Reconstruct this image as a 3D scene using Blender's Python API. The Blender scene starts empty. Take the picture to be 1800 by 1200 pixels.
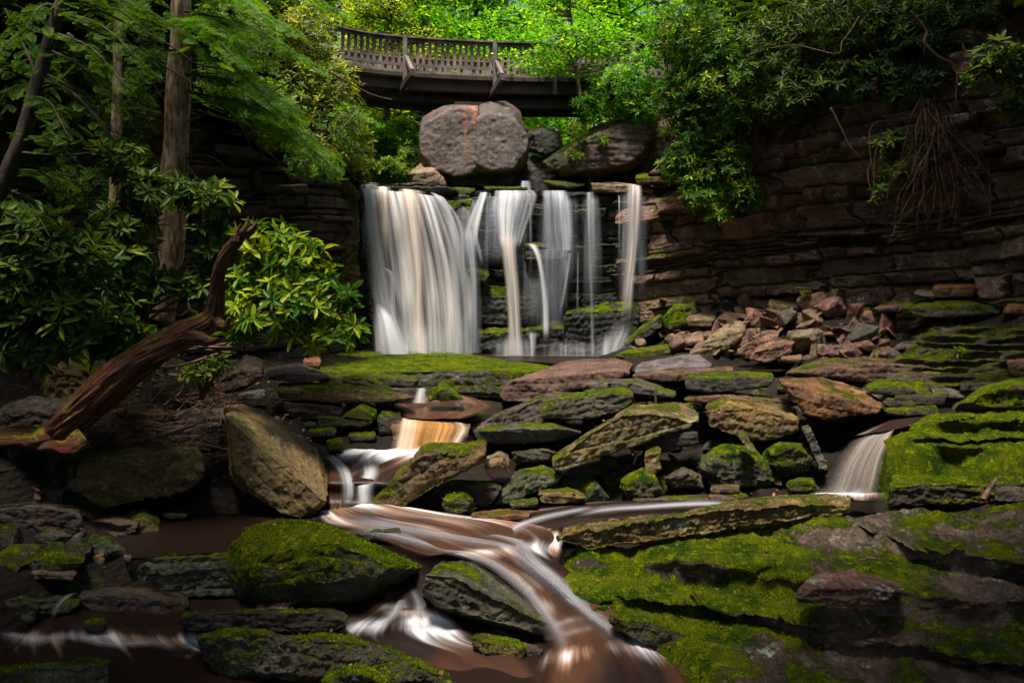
import bpy, bmesh, math, random
import numpy as np
from mathutils import Vector
rnd = random.Random(7)
R = math.radians
S = bpy.context.scene
COL = S.collection

# ---------------------------------------------------------------- camera, sky, sun, exposure
FP = 1200.0            # focal length in photo pixels (photo 1800 wide)
cam = bpy.data.cameras.new("camera"); camo = bpy.data.objects.new("camera", cam); COL.objects.link(camo)
cam.sensor_width = 36; cam.lens = 24; cam.shift_y = -60 / 1800
cam.clip_start = 0.05; cam.clip_end = 1500
camo.rotation_euler = (R(90), 0, 0); S.camera = camo

SUN_EL, SUN_AZ = 73, 205          # degrees, azimuth from +Y towards +X
W = bpy.data.worlds.new("World"); S.world = W; W.use_nodes = True
wn = W.node_tree; wn.nodes.clear()
sky = wn.nodes.new("ShaderNodeTexSky"); sky.sky_type = 'NISHITA'; sky.sun_disc = False
sky.sun_elevation = R(SUN_EL); sky.sun_rotation = R(SUN_AZ)
sky.dust_density = 4.0; sky.air_density = 1.2; sky.ozone_density = 0.6
bg = wn.nodes.new("ShaderNodeBackground"); bg.inputs[1].default_value = 0.078
wo = wn.nodes.new("ShaderNodeOutputWorld")
wn.links.new(sky.outputs[0], bg.inputs[0]); wn.links.new(bg.outputs[0], wo.inputs[0])
sl = bpy.data.lights.new("sun", 'SUN'); sl.energy = 4.8; sl.angle = R(11.0); sl.color = (1.0, 0.90, 0.76)
so = bpy.data.objects.new("sun", sl); COL.objects.link(so)
sd = Vector((math.sin(R(SUN_AZ)) * math.cos(R(SUN_EL)), math.cos(R(SUN_AZ)) * math.cos(R(SUN_EL)), math.sin(R(SUN_EL))))
so.rotation_euler = (-sd).to_track_quat('-Z', 'Y').to_euler()
S.view_settings.view_transform = 'Standard'; S.view_settings.look = 'None'
S.view_settings.gamma = 1.0; S.view_settings.exposure = 0.95
S.render.engine = 'CYCLES'
cy = S.cycles
cy.use_denoising = True; cy.max_bounces = 6; cy.diffuse_bounces = 3; cy.glossy_bounces = 2
cy.transmission_bounces = 4; cy.transparent_max_bounces = 14
cy.caustics_reflective = False; cy.caustics_refractive = False
cy.use_adaptive_sampling = True; cy.adaptive_threshold = 0.02

# ---------------------------------------------------------------- helpers
def P(px, py, d): return np.array([(px - 900) / FP * d, d, (540 - py) / FP * d])
def PZ(px, py, z): return P(px, py, -z * FP / (py - 540))

_g = np.random.RandomState(3)
_perm = _g.permutation(256); _perm = np.concatenate([_perm, _perm, _perm])
_grad = _g.normal(size=(256, 3)); _grad /= np.linalg.norm(_grad, axis=1)[:, None]
def perlin(p):
    p = np.asarray(p, float); i = np.floor(p).astype(int); f = p - i; i &= 255
    u = f * f * f * (f * (f * 6 - 15) + 10); out = 0
    for dx in (0, 1):
        for dy in (0, 1):
            for dz in (0, 1):
                h = _perm[_perm[_perm[i[..., 0] + dx] + i[..., 1] + dy] + i[..., 2] + dz]
                g = _grad[h]
                w = (u[..., 0] if dx else 1 - u[..., 0]) * (u[..., 1] if dy else 1 - u[..., 1]) * (u[..., 2] if dz else 1 - u[..., 2])
                out = out + w * (g[..., 0] * (f[..., 0] - dx) + g[..., 1] * (f[..., 1] - dy) + g[..., 2] * (f[..., 2] - dz))
    return out * 1.6
def fbm(p, o=4, g=0.5):
    a, s, q = 1.0, 0.0, np.array(p, float)
    for k in range(o):
        s = s + a * perlin(q + 17.3 * k); a *= g; q = q * 2.03
    return s
def hsh(a, b=0, c=0):
    x = np.sin(np.asarray(a) * 127.1 + np.asarray(b) * 311.7 + c * 74.7 + 1.3) * 43758.5453
    return x - np.floor(x)
def sstep(a, b, x):
    t = np.clip((x - a) / (b - a), 0, 1); return t * t * (3 - 2 * t)

def mesh(name, v, faces, mat, parent=None, smooth=True, attr=None, uv=None):
    """v (n,3); faces: (m,k) int array or list"""
    me = bpy.data.meshes.new(name)
    v = np.asarray(v, np.float32)
    F = faces if isinstance(faces, list) else [faces]
    me.vertices.add(len(v)); me.vertices.foreach_set("co", v.ravel())
    li = np.concatenate([np.asarray(f).ravel() for f in F]).astype(np.int32)
    ct = np.concatenate([np.full(len(f), np.asarray(f).shape[1]) for f in F])
    me.loops.add(len(li)); me.loops.foreach_set("vertex_index", li)
    me.polygons.add(len(ct))
    st = np.concatenate([[0], np.cumsum(ct)[:-1]]).astype(np.int32)
    me.polygons.foreach_set("loop_start", st)
    me.polygons.foreach_set("use_smooth", np.full(len(ct), smooth))
    if attr:
        for k, a in attr.items():
            a = np.asarray(a, np.float32)
            if a.ndim == 2: at = me.attributes.new(k, 'FLOAT_VECTOR', 'POINT'); at.data.foreach_set("vector", a.ravel())
            else: at = me.attributes.new(k, 'FLOAT', 'POINT'); at.data.foreach_set("value", a)
    if uv is not None:
        ul = me.uv_layers.new(name="UVMap"); ul.data.foreach_set("uv", np.asarray(uv, np.float32)[li].ravel())
    me.update(calc_edges=True); me.validate()
    if mat: me.materials.append(mat)
    o = bpy.data.objects.new(name, me); COL.objects.link(o)
    if parent: o.parent = parent
    return o
def tag(o, label=None, cat=None, group=None, kind=None):
    if label: o["label"] = label
    if cat: o["category"] = cat
    if group: o["group"] = group
    if kind: o["kind"] = kind
    return o
def empty(name, loc, label, cat, group=None):
    o = bpy.data.objects.new(name, None); COL.objects.link(o); o.location = loc
    return tag(o, label, cat, group)
def child(name, v, f, mat, par, **k):
    v = np.asarray(v, float) - np.array(par.location)
    return mesh(name, v, f, mat, par, **k)
def grid_faces(nu, nv):
    i = np.arange(nu * nv).reshape(nv, nu)
    return np.stack([i[:-1, :-1], i[:-1, 1:], i[1:, 1:], i[1:, :-1]], -1).reshape(-1, 4)
def cr(pts, n):
    """catmull-rom resample (m,k)->(n,k)"""
    p = np.asarray(pts, float); m = len(p)
    q = np.vstack([2 * p[0] - p[1], p, 2 * p[-1] - p[-2]])
    t = np.linspace(0, m - 1 - 1e-9, n); i = t.astype(int); f = (t - i)[:, None]
    a, b, c, d = q[i], q[i + 1], q[i + 2], q[i + 3]
    return 0.5 * (2 * b + (c - a) * f + (2 * a - 5 * b + 4 * c - d) * f**2 + (3 * b - a - 3 * c + d) * f**3)
def tube(pts, rad, seg=8, n=None, bump=0, twist=0, seed=0, cap=True):
    p = np.asarray(pts, float); r = np.asarray(rad, float)
    if r.ndim == 0: r = np.full(len(p), float(r))
    if n: pr = cr(np.c_[p, r], n); p, r = pr[:, :3], np.maximum(pr[:, 3], 0.001)
    t = np.gradient(p, axis=0); t /= np.linalg.norm(t, axis=1)[:, None] + 1e-9
    up = np.array([0, 0, 1.0]) if abs(t[0, 2]) < 0.9 else np.array([0, 1.0, 0])
    V = []
    s = np.cross(t[0], up); s /= np.linalg.norm(s)
    for k in range(len(p)):
        s = s - t[k] * s.dot(t[k]); s /= np.linalg.norm(s); b = np.cross(s, t[k])
        a = np.linspace(0, 2 * np.pi, seg, endpoint=False)
        V.append(p[k] + r[k] * (np.cos(a)[:, None] * s + np.sin(a)[:, None] * b))
    V = np.array(V); n_ = len(p)
    if bump:
        a = np.linspace(0, 2 * np.pi, seg, endpoint=False)[None, :] + twist * np.linspace(0, 1, n_)[:, None]
        L = np.cumsum(np.r_[0, np.linalg.norm(np.diff(p, axis=0), axis=1)])[:, None] + 0 * a
        q = np.stack([np.cos(a) * 1.6 + seed, np.sin(a) * 1.6, L * 1.1], -1)
        q2 = np.stack([np.cos(a) * 4.5 + seed, np.sin(a) * 4.5, L * 2.2], -1)
        dd = fbm(q, 3) * 0.6 + (np.abs(fbm(q2, 3)) - .3) * 0.55
        V = p[:, None] + (V - p[:, None]) * (1 + bump * dd)[..., None]
    V = V.reshape(-1, 3); i = np.arange(n_ * seg).reshape(n_, seg); j = np.roll(i, -1, 1)
    F = np.stack([i[:-1], j[:-1], j[1:], i[1:]], -1).reshape(-1, 4)
    if cap:
        V = np.vstack([V, p[0], p[-1]]); c0, c1 = len(V) - 2, len(V) - 1
        T = np.vstack([np.stack([np.full(seg, c0), j[0], i[0]], 1), np.stack([np.full(seg, c1), i[-1], j[-1]], 1)])
        return V, [F, T]
    return V, [F]
def grain(V, n, seg, L):
    a = np.tile(np.linspace(0, 2 * np.pi, seg, endpoint=False), n); l = np.repeat(np.linspace(0, L, n), seg)
    g = np.stack([np.cos(a) + .0 * l, np.sin(a), l], -1); return np.vstack([g, [[0, 0, 0], [0, 0, L]]])[:len(V)]
def join(parts):
    """list of (V,[F..]) -> (V, [quads, tris])"""
    V, Q, off = [], {}, 0
    for v, fs in parts:
        V.append(v)
        for f in (fs if isinstance(fs, list) else [fs]):
            f = np.asarray(f)
            if len(f): Q.setdefault(f.shape[1], []).append(f + off)
        off += len(v)
    return np.vstack(V), [np.vstack(q) for q in Q.values()]
BOXF = np.array([[0, 1, 3, 2], [4, 6, 7, 5], [0, 4, 5, 1], [2, 3, 7, 6], [0, 2, 6, 4], [1, 5, 7, 3]])
def beam(a, b, w, h, up=(0, 0, 1), jit=0.0):
    a, b = np.asarray(a, float), np.asarray(b, float); t = b - a; t /= np.linalg.norm(t)
    s = np.cross(t, up); s /= np.linalg.norm(s); u = np.cross(s, t)
    V = [p + s * w / 2 * i + u * h / 2 * j for p in (a, b) for i in (-1, 1) for j in (-1, 1)]
    V = np.array(V)
    if jit: V = V + np.random.RandomState(int(abs(a[0]) * 1000) % 9999).normal(size=V.shape) * jit
    return V, [BOXF]

# ---------------------------------------------------------------- materials
class M:
    def __init__(s, name, disp=None):
        s.m = bpy.data.materials.new(name); s.m.use_nodes = True; s.t = s.m.node_tree; s.t.nodes.clear()
        s.out = s.n('ShaderNodeOutputMaterial')
    def n(s, ty, **k):
        x = s.t.nodes.new(ty)
        for a, b in k.items(): setattr(x, a, b)
        return x
    def l(s, a, b): s.t.links.new(a, b)
    def put(s, sock, v):
        if isinstance(v, bpy.types.NodeSocket): s.l(v, sock)
        elif isinstance(v, (tuple, list)) and len(v) == 3 and sock.type == 'RGBA': sock.default_value = (*v, 1)
        else: sock.default_value = v
    def math(s, op, a, b=0.5, c=None, clamp=False):
        x = s.n('ShaderNodeMath', operation=op, use_clamp=clamp); s.put(x.inputs[0], a); s.put(x.inputs[1], b)
        if c is not None: s.put(x.inputs[2], c)
        return x.outputs[0]
    def ramp(s, v, a, b, c=0.0, d=1.0):
        x = s.n('ShaderNodeMapRange', interpolation_type='SMOOTHSTEP'); s.put(x.inputs[0], v)
        for i, q in zip((1, 2, 3, 4), (a, b, c, d)): s.put(x.inputs[i], q)
        return x.outputs[0]
    def mix(s, f, a, b, bt='MIX'):
        x = s.n('ShaderNodeMix', data_type='RGBA', blend_type=bt); s.put(x.inputs[0], f); s.put(x.inputs[6], a); s.put(x.inputs[7], b)
        return x.outputs[2]
    def noise(s, vec, sc, det=4, rough=0.55, dist=0.0):
        x = s.n('ShaderNodeTexNoise'); s.put(x.inputs['Vector'], vec); x.inputs['Scale'].default_value = sc
        x.inputs['Detail'].default_value = det; x.inputs['Roughness'].default_value = rough; x.inputs['Distortion'].default_value = dist
        return x.outputs[0]
    def vor(s, vec, sc, feat='F1'):
        x = s.n('ShaderNodeTexVoronoi', feature=feat); s.put(x.inputs['Vector'], vec); x.inputs['Scale'].default_value = sc
        return x.outputs[0]
    def mapping(s, vec, sc=(1, 1, 1), rot=(0, 0, 0)):
        x = s.n('ShaderNodeMapping'); s.l(vec, x.inputs[0]); x.inputs['Scale'].default_value = sc; x.inputs['Rotation'].default_value = rot
        return x.outputs[0]
    def pos(s): return s.n('ShaderNodeNewGeometry').outputs['Position']
    def attr(s, name, ty='GEOMETRY', out='Fac'):
        x = s.n('ShaderNodeAttribute', attribute_type=ty, attribute_name=name); return x.outputs[out]
    def bump(s, h, st=0.5, dist=0.02, nrm=None):
        x = s.n('ShaderNodeBump'); x.inputs['Strength'].default_value = st; x.inputs['Distance'].default_value = dist
        s.l(h, x.inputs['Height'])
        if nrm: s.l(nrm, x.inputs['Normal'])
        return x.outputs[0]
    def bsdf(s, col, rough=0.6, nrm=None, spec=0.5, **k):
        x = s.n('ShaderNodeBsdfPrincipled'); s.put(x.inputs['Base Color'], col); s.put(x.inputs['Roughness'], rough)
        s.put(x.inputs['Specular IOR Level'], spec)
        if nrm is not None: s.l(nrm, x.inputs['Normal'])
        for a, b in k.items(): s.put(x.inputs[a.replace('_', ' ')], b)
        return x.outputs[0]
    def done(s, sh): s.l(sh, s.out.inputs[0]); return s.m

def rock_material(name, wet=0.0):
    """stone tinted by the object's colour; moss amount from the object's 'moss' property, growing on upward faces"""
    m = M(name); p = m.pos(); g = m.n('ShaderNodeNewGeometry'); oi = m.n('ShaderNodeObjectInfo')
    n1 = m.noise(p, 1.9, 6, 0.62); n2 = m.noise(p, 9.0, 6, 0.7); n3 = m.noise(p, 38.0, 5, 0.75)
    strata = m.noise(m.mapping(p, (1.2, 1.2, 14)), 1.4, 5, 0.65)
    tint = oi.outputs['Color']
    dark = m.mix(1.0, tint, (0.30, 0.27, 0.27), 'MULTIPLY'); lite = m.mix(1.0, tint, (1.75, 1.6, 1.45), 'MULTIPLY')
    c = m.mix(m.ramp(n1, 0.36, 0.66), dark, tint)
    c = m.mix(m.math('MULTIPLY', m.ramp(n2, 0.48, 0.72), 0.75), c, lite)
    c = m.mix(m.math('MULTIPLY', m.ramp(strata, 0.42, 0.60), 0.2), c, dark)
    c = m.mix(0.9, c, m.mix(m.ramp(m.noise(p, 27, 5, 0.8), 0.34, 0.66), (0.42, 0.42, 0.42), (1.6, 1.58, 1.52)), 'MULTIPLY')
    bk = m.attr('blk'); c = m.mix(1.0, c, m.mix(bk, (1.0, 1.0, 1.0), (1.9, 1.75, 1.7)), 'MULTIPLY')
    # rust stains
    c = m.mix(m.math('MULTIPLY', m.ramp(m.noise(p, 2.7, 5, 0.7), 0.56, 0.72), 0.5), c, (0.17, 0.065, 0.022))
    sp = m.noise(p, 110, 3, 0.7); c = m.mix(0.85, c, m.mix(m.ramp(sp, 0.3, 0.7), (0.45, 0.43, 0.42), (1.55, 1.5, 1.45)), 'MULTIPLY')
    c = m.mix(m.math('MULTIPLY', m.attr('rust'), 0.7, clamp=True), c, (0.52, 0.14, 0.035))
    # dark pits and lichen
    pit = m.ramp(m.vor(p, 26), 0.10, 0.22, 1.0, 0.0); pitm = m.math('MULTIPLY', pit, m.ramp(n2, 0.5, 0.62))
    c = m.mix(pitm, c, (0.012, 0.012, 0.01))
    lic = m.math('MULTIPLY', m.ramp(m.noise(p, 3.4, 6, 0.72), 0.575, 0.63), m.ramp(n3, 0.42, 0.58))
    lic = m.math('MULTIPLY', lic, m.attr('lichen', 'OBJECT'), clamp=True)
    c = m.mix(lic, c, (0.30, 0.33, 0.26))
    nz = m.n('ShaderNodeSeparateXYZ'); m.l(g.outputs['Normal'], nz.inputs[0])
    mossamt = m.math('ADD', m.attr('moss', 'OBJECT'), m.attr('mossmod'))
    q = m.math('ADD', m.math('MULTIPLY', m.math('SUBTRACT', n1, 0.5), 1.9), m.math('MULTIPLY', m.math('SUBTRACT', n2, 0.5), 1.6))
    q = m.math('ADD', q, m.math('MULTIPLY', m.math('SUBTRACT', n3, 0.5), 1.0))
    q = m.math('ADD', q, m.math('SUBTRACT', m.math('MULTIPLY', nz.outputs[2], 0.95), 0.28))
    q = m.math('ADD', q, m.math('MULTIPLY', m.math('SUBTRACT', mossamt, 0.75), 2.0))
    mk = m.ramp(q, -0.12, 0.22)
    mk = m.math('MULTIPLY', mk, m.ramp(mossamt, 0.0, 0.1))
    hue = m.noise(p, 3.1, 5, 0.65); fine = m.noise(p, 75, 3, 0.7)
    mc = m.mix(m.ramp(hue, 0.35, 0.62), (0.020, 0.070, 0.002), (0.145, 0.180, 0.002))
    mc = m.mix(m.math('MULTIPLY', m.ramp(m.noise(p, 12, 4, 0.7), 0.5, 0.68), 0.85), mc, (0.33, 0.38, 0.003))
    mc = m.mix(m.math('MULTIPLY', m.ramp(fine, 0.36, 0.62, 1, 0), 0.75), mc, (0.012, 0.018, 0.002))
    col = m.mix(mk, c, mc)
    hb = m.math('ADD', m.math('MULTIPLY', n2, 0.5), m.math('MULTIPLY', n3, 0.35))
    hb = m.math('ADD', hb, m.math('MULTIPLY', sp, 0.22)); hb = m.math('SUBTRACT', hb, m.math('MULTIPLY', pitm, 0.25))
    hm = m.math('ADD', m.math('MULTIPLY', fine, 1.2), 0.6)
    hh = m.n('ShaderNodeMix', data_type='FLOAT'); m.l(mk, hh.inputs[0]); m.l(hb, hh.inputs[2]); m.l(hm, hh.inputs[3])
    nb = m.bump(hh.outputs[0], 1.0, 0.05)
    rr = m.ramp(n2, 0.3, 0.7, 0.24 if not wet else 0.28, 0.66 if not wet else 0.6)
    rough = m.n('ShaderNodeMix', data_type='FLOAT'); m.l(mk, rough.inputs[0]); m.l(rr, rough.inputs[2]); rough.inputs[3].default_value = 0.9
    spx = m.n('ShaderNodeMix', data_type='FLOAT'); sp = spx; m.l(mk, sp.inputs[0]); sp.inputs[2].default_value = 0.5 if not wet else 0.4; sp.inputs[3].default_value = 0.08
    return m.done(m.bsdf(col, rough.outputs[0], nb, sp.outputs[0]))
ROCK = rock_material("weathered_stone"); WET = rock_material("wet_stone", 1)

def leaf_material(name, dark, mid, lite, trans=0.35, rough=0.4, spec=0.4):
    m = M(name); t = m.attr('tone'); g = m.n('ShaderNodeNewGeometry')
    c = m.mix(m.ramp(t, 0.0, 0.55), dark, mid); c = m.mix(m.ramp(t, 0.55, 1.0), c, lite)
    n = m.noise(m.pos(), 1.3, 3); c = m.mix(m.ramp(n, 0.4, 0.65, 0, 0.45), c, dark)
    b = m.bsdf(c, rough, None, spec)
    tr = m.n('ShaderNodeBsdfTranslucent'); m.l(m.mix(1.0, c, (1.7, 1.5, 0.55), 'MULTIPLY'), tr.inputs[0])
    x = m.n('ShaderNodeMixShader'); x.inputs[0].default_value = trans; m.l(b, x.inputs[1]); m.l(tr.outputs[0], x.inputs[2])
    return m.done(x.outputs[0])
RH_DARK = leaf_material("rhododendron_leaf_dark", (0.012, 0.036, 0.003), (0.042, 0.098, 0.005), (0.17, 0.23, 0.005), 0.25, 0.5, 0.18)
RH_LITE = leaf_material("rhododendron_leaf_lit", (0.012, 0.06, 0.004), (0.065, 0.17, 0.006), (0.33, 0.40, 0.006), 0.4, 0.5, 0.2)  # lit copy of the dark leaf, light put into the colour
RH_GOLD = leaf_material("rhododendron_leaf_sunny", (0.02, 0.07, 0.006), (0.12, 0.20, 0.008), (0.42, 0.44, 0.02), 0.45, 0.45)  # sunny copy of the same leaf, warm sunlight painted in
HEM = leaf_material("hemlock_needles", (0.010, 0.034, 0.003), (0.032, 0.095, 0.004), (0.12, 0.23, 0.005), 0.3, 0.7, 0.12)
HEML = leaf_material("hemlock_needles_sunny", (0.02, 0.09, 0.005), (0.07, 0.22, 0.008), (0.25, 0.42, 0.02), 0.45, 0.5)  # lit copy of the needles, yellow-green glow put into the colour
MAPLE = leaf_material("maple_leaf", (0.03, 0.14, 0.006), (0.10, 0.34, 0.008), (0.36, 0.60, 0.02), 0.55, 0.5)
GOLDL = leaf_material("backlit_leaf", (0.05, 0.12, 0.005), (0.22, 0.34, 0.01), (0.55, 0.55, 0.03), 0.55, 0.5)  # leaf colour carries the glow of light from behind
MOSSL = leaf_material("moss_blade", (0.02, 0.06, 0.002), (0.135, 0.19, 0.002), (0.38, 0.42, 0.004), 0.3, 0.8, 0.05)
DEADL = leaf_material("dead_leaf", (0.05, 0.02, 0.006), (0.14, 0.055, 0.015), (0.34, 0.15, 0.03), 0.15, 0.6)

def bark_material(name, a, b, moss=0.0, sc=1.0):
    m = M(name); p = m.pos()
    r = m.noise(m.mapping(p, (1, 1, 0.22)), 16 * sc, 6, 0.65, 0.4); n = m.noise(p, 3.5, 5); f = m.noise(p, 60, 4, 0.7)
    c = m.mix(m.ramp(r, 0.35, 0.65), a, b); c = m.mix(m.ramp(n, 0.45, 0.7, 0, 0.5), c, tuple(x * 0.5 for x in a))
    if moss:
        nz = m.n('ShaderNodeSeparateXYZ'); m.l(m.n('ShaderNodeNewGeometry').outputs['Normal'], nz.inputs[0])
        q = m.math('ADD', m.math('MULTIPLY', nz.outputs[2], 0.6), m.math('MULTIPLY', m.math('SUBTRACT', n, 0.5), 2.4))
        q = m.math('ADD', q, m.math('MULTIPLY', m.math('SUBTRACT', f, 0.5), 0.8))
        c = m.mix(m.ramp(q, 0.75 - moss, 1.0 - moss), c, m.mix(m.ramp(f, 0.35, 0.65), (0.05, 0.06, 0.004), (0.22, 0.23, 0.01)))
    h = m.math('ADD', m.math('MULTIPLY', r, 1.0), m.math('MULTIPLY', f, 0.25))
    return m.done(m.bsdf(c, 0.75, m.bump(h, 1.0, 0.03), 0.3))
BARK = bark_material("hemlock_bark", (0.085, 0.052, 0.032), (0.46, 0.33, 0.22), 0.34)
BARKD = bark_material("dark_bark", (0.02, 0.014, 0.010), (0.07, 0.05, 0.035))
TWIG = bark_material("twig_bark", (0.05, 0.025, 0.018), (0.16, 0.09, 0.06))
def log_material():
    m = M("dead_wood"); g = m.attr('grain', out='Vector'); p = m.pos()
    r = m.noise(m.mapping(g, (2.2, 2.2, 0.9)), 1.6, 6, 0.7, 0.8); f = m.noise(m.mapping(g, (9, 9, 2.2)), 2.2, 4, 0.7); n = m.noise(p, 2.6, 5, .6)
    c = m.mix(m.ramp(r, 0.36, 0.64), (0.020, 0.009, 0.006), (0.19, 0.080, 0.042)); c = m.mix(m.ramp(f, 0.48, 0.7, 0, .7), c, (0.44, 0.25, 0.16)); c = m.mix(m.ramp(n, 0.5, 0.66, 0, .75), c, (0.15, 0.035, 0.014))
    c = m.mix(m.ramp(f, 0.28, 0.42, .85, 0), c, (0.008, 0.005, 0.004))
    nz = m.n('ShaderNodeSeparateXYZ'); m.l(m.n('ShaderNodeNewGeometry').outputs['Normal'], nz.inputs[0]); k = m.noise(p, 70, 4, .7)
    q = m.math('ADD', m.math('MULTIPLY', nz.outputs[2], 0.6), m.math('MULTIPLY', m.math('SUBTRACT', m.noise(p, 4.5, 5, .6), 0.5), 2.4))
    c = m.mix(m.ramp(q, 0.36, 0.5), c, m.mix(m.ramp(k, 0.35, 0.65), (0.04, 0.05, 0.003), (0.30, 0.30, 0.008)))
    return m.done(m.bsdf(c, 0.8, m.bump(m.math('ADD', m.math('MULTIPLY', r, 1.2), m.math('MULTIPLY', f, 0.7)), 1.0, 0.05), 0.2))
DEADW = log_material()
LOGW = None

def wood_material(name, a, b):
    m = M(name); p = m.pos(); oi = m.n('ShaderNodeObjectInfo')
    r = m.noise(m.mapping(p, (9, 9, 0.7)), 3, 5, 0.65); n = m.noise(p, 2.2, 5, 0.6)
    c = m.mix(m.ramp(r, 0.3, 0.7), a, b); c = m.mix(m.ramp(n, 0.42, 0.62, 0, 0.75), c, tuple(x * 0.45 for x in a))
    c = m.mix(m.ramp(oi.outputs['Random'], 0.0, 1.0, 0.0, 0.45), c, (0.14, 0.12, 0.13))
    return m.done(m.bsdf(c, 0.8, m.bump(r, 0.6, 0.01), 0.25))
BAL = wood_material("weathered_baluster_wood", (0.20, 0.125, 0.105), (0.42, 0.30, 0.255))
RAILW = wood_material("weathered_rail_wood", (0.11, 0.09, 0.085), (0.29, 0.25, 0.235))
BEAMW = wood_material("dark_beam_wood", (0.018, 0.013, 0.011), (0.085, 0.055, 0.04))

def soil_material():
    m = M("forest_soil"); p = m.pos(); n = m.noise(p, 2.2, 6, 0.7); f = m.noise(p, 22, 5, 0.75); v = m.vor(p, 14)
    c = m.mix(m.ramp(n, 0.35, 0.65), (0.006, 0.005, 0.004), (0.018, 0.013, 0.009)); c = m.mix(m.ramp(f, 0.5, 0.7, 0, .7), c, (0.035, 0.022, 0.014))
    c = m.mix(m.ramp(m.noise(p, 1.1, 5, .7), 0.55, 0.66, 0, 0.8), c, (0.03, 0.055, 0.006))
    return m.done(m.bsdf(c, 0.85, m.bump(m.math('ADD', f, v), 1.0, 0.05), 0.2))
SOIL = soil_material()

def fall_material():
    """silky falling water: opacity in soft strands running down the sheet"""
    m = M("silky_water"); u = m.n('ShaderNodeUVMap').outputs[0]; oi = m.n('ShaderNodeObjectInfo')
    off = m.n('ShaderNodeVectorMath', operation='ADD'); m.l(u, off.inputs[0])
    cb = m.n('ShaderNodeCombineXYZ'); m.l(m.math('MULTIPLY', oi.outputs['Random'], 37.0), cb.inputs[0]); m.l(cb.outputs[0], off.inputs[1])
    uv = off.outputs[0]
    s1 = m.noise(m.mapping(uv, (2.4, 0.10, 1)), 1, 3, 0.5); s2 = m.noise(m.mapping(uv, (8, 0.14, 1)), 1, 3, 0.5)
    s3 = m.noise(m.mapping(uv, (26, 0.3, 1)), 1, 2, 0.5)
    s = m.math('ADD', m.math('MULTIPLY', s1, 1.1), m.math('ADD', m.math('MULTIPLY', s2, 0.7), m.math('MULTIPLY', s3, 0.25)))
    a = m.ramp(s, 0.72, 1.30, 0.12, 1.0)
    a = m.math('MULTIPLY', a, m.attr('dens', 'OBJECT'), clamp=True); a = m.math('MULTIPLY', a, m.math('POWER', m.attr('edge'), 1.3), clamp=True)
    col = m.mix(m.ramp(s, 0.9, 1.25), m.mix(1.0, oi.outputs['Color'], (0.60, 0.62, 0.67), 'MULTIPLY'), oi.outputs['Color'])
    d = m.n('ShaderNodeBsdfDiffuse'); m.l(col, d.inputs[0])
    tr = m.n('ShaderNodeBsdfTranslucent'); m.l(col, tr.inputs[0])
    x = m.n('ShaderNodeMixShader'); x.inputs[0].default_value = 0.35; m.l(d.outputs[0], x.inputs[1]); m.l(tr.outputs[0], x.inputs[2])
    t = m.n('ShaderNodeBsdfTransparent'); y = m.n('ShaderNodeMixShader'); m.l(a, y.inputs[0]); m.l(t.outputs[0], y.inputs[1]); m.l(x.outputs[0], y.inputs[2])
    return m.done(y.outputs[0])
FALL = fall_material()

def stream_material():
    """tea-brown water with soft foam lines along the flow (UV v runs downstream); 'foam' attribute raises the foam"""
    m = M("stream_water"); u = m.n('ShaderNodeUVMap').outputs[0]; oi = m.n('ShaderNodeObjectInfo')
    off = m.n('ShaderNodeVectorMath', operation='ADD'); m.l(u, off.inputs[0])
    cb = m.n('ShaderNodeCombineXYZ'); m.l(m.math('MULTIPLY', oi.outputs['Random'], 23.0), cb.inputs[0]); m.l(cb.outputs[0], off.inputs[1]); uv = off.outputs[0]
    s1 = m.noise(m.mapping(uv, (2.3, 0.35, 1)), 1, 2, 0.5, 0.5); s2 = m.noise(m.mapping(uv, (7, 0.5, 1)), 1, 3, 0.5, 0.3); s3 = m.noise(m.mapping(uv, (24, 0.8, 1)), 1, 2, 0.5)
    s = m.math('ADD', m.math('MULTIPLY', s1, 0.75), m.math('ADD', m.math('MULTIPLY', s2, 0.65), m.math('MULTIPLY', s3, 0.24)))
    foam = m.attr('foam')
    f = m.ramp(m.math('ADD', s, m.math('MULTIPLY', m.math('SUBTRACT', foam, 0.5), 1.15)), 0.93, 1.45)
    hue = m.noise(m.mapping(uv, (1.3, 0.5, 1)), 1.0, 3, 0.5, 0.6)
    tea = m.mix(m.ramp(hue, 0.36, 0.62), (0.014, 0.008, 0.007), oi.outputs['Color'])
    c = m.mix(m.ramp(f, 0.0, 0.55), tea, m.mix(m.ramp(hue, 0.38, 0.6), (0.17, 0.165, 0.185), (0.20, 0.118, 0.075)))
    c = m.mix(m.ramp(f, 0.42, 0.95), c, (0.56, 0.57, 0.62))
    h = m.bump(m.math('ADD', s1, m.math('MULTIPLY', s2, 0.4)), 0.25, 0.05)
    r = m.ramp(f, 0.0, 0.3, 0.38, 0.95)
    b = m.bsdf(c, r, h, 0.12); t = m.n('ShaderNodeBsdfTransparent'); y = m.n('ShaderNodeMixShader')
    m.l(m.ramp(m.math('ADD', m.attr('edge'), m.math('MULTIPLY', m.math('SUBTRACT', s2, 0.5), 0.8)), 0.0, 0.95), y.inputs[0]); m.l(t.outputs[0], y.inputs[1]); m.l(b, y.inputs[2])
    return m.done(y.outputs[0])
STREAM = stream_material()

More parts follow.
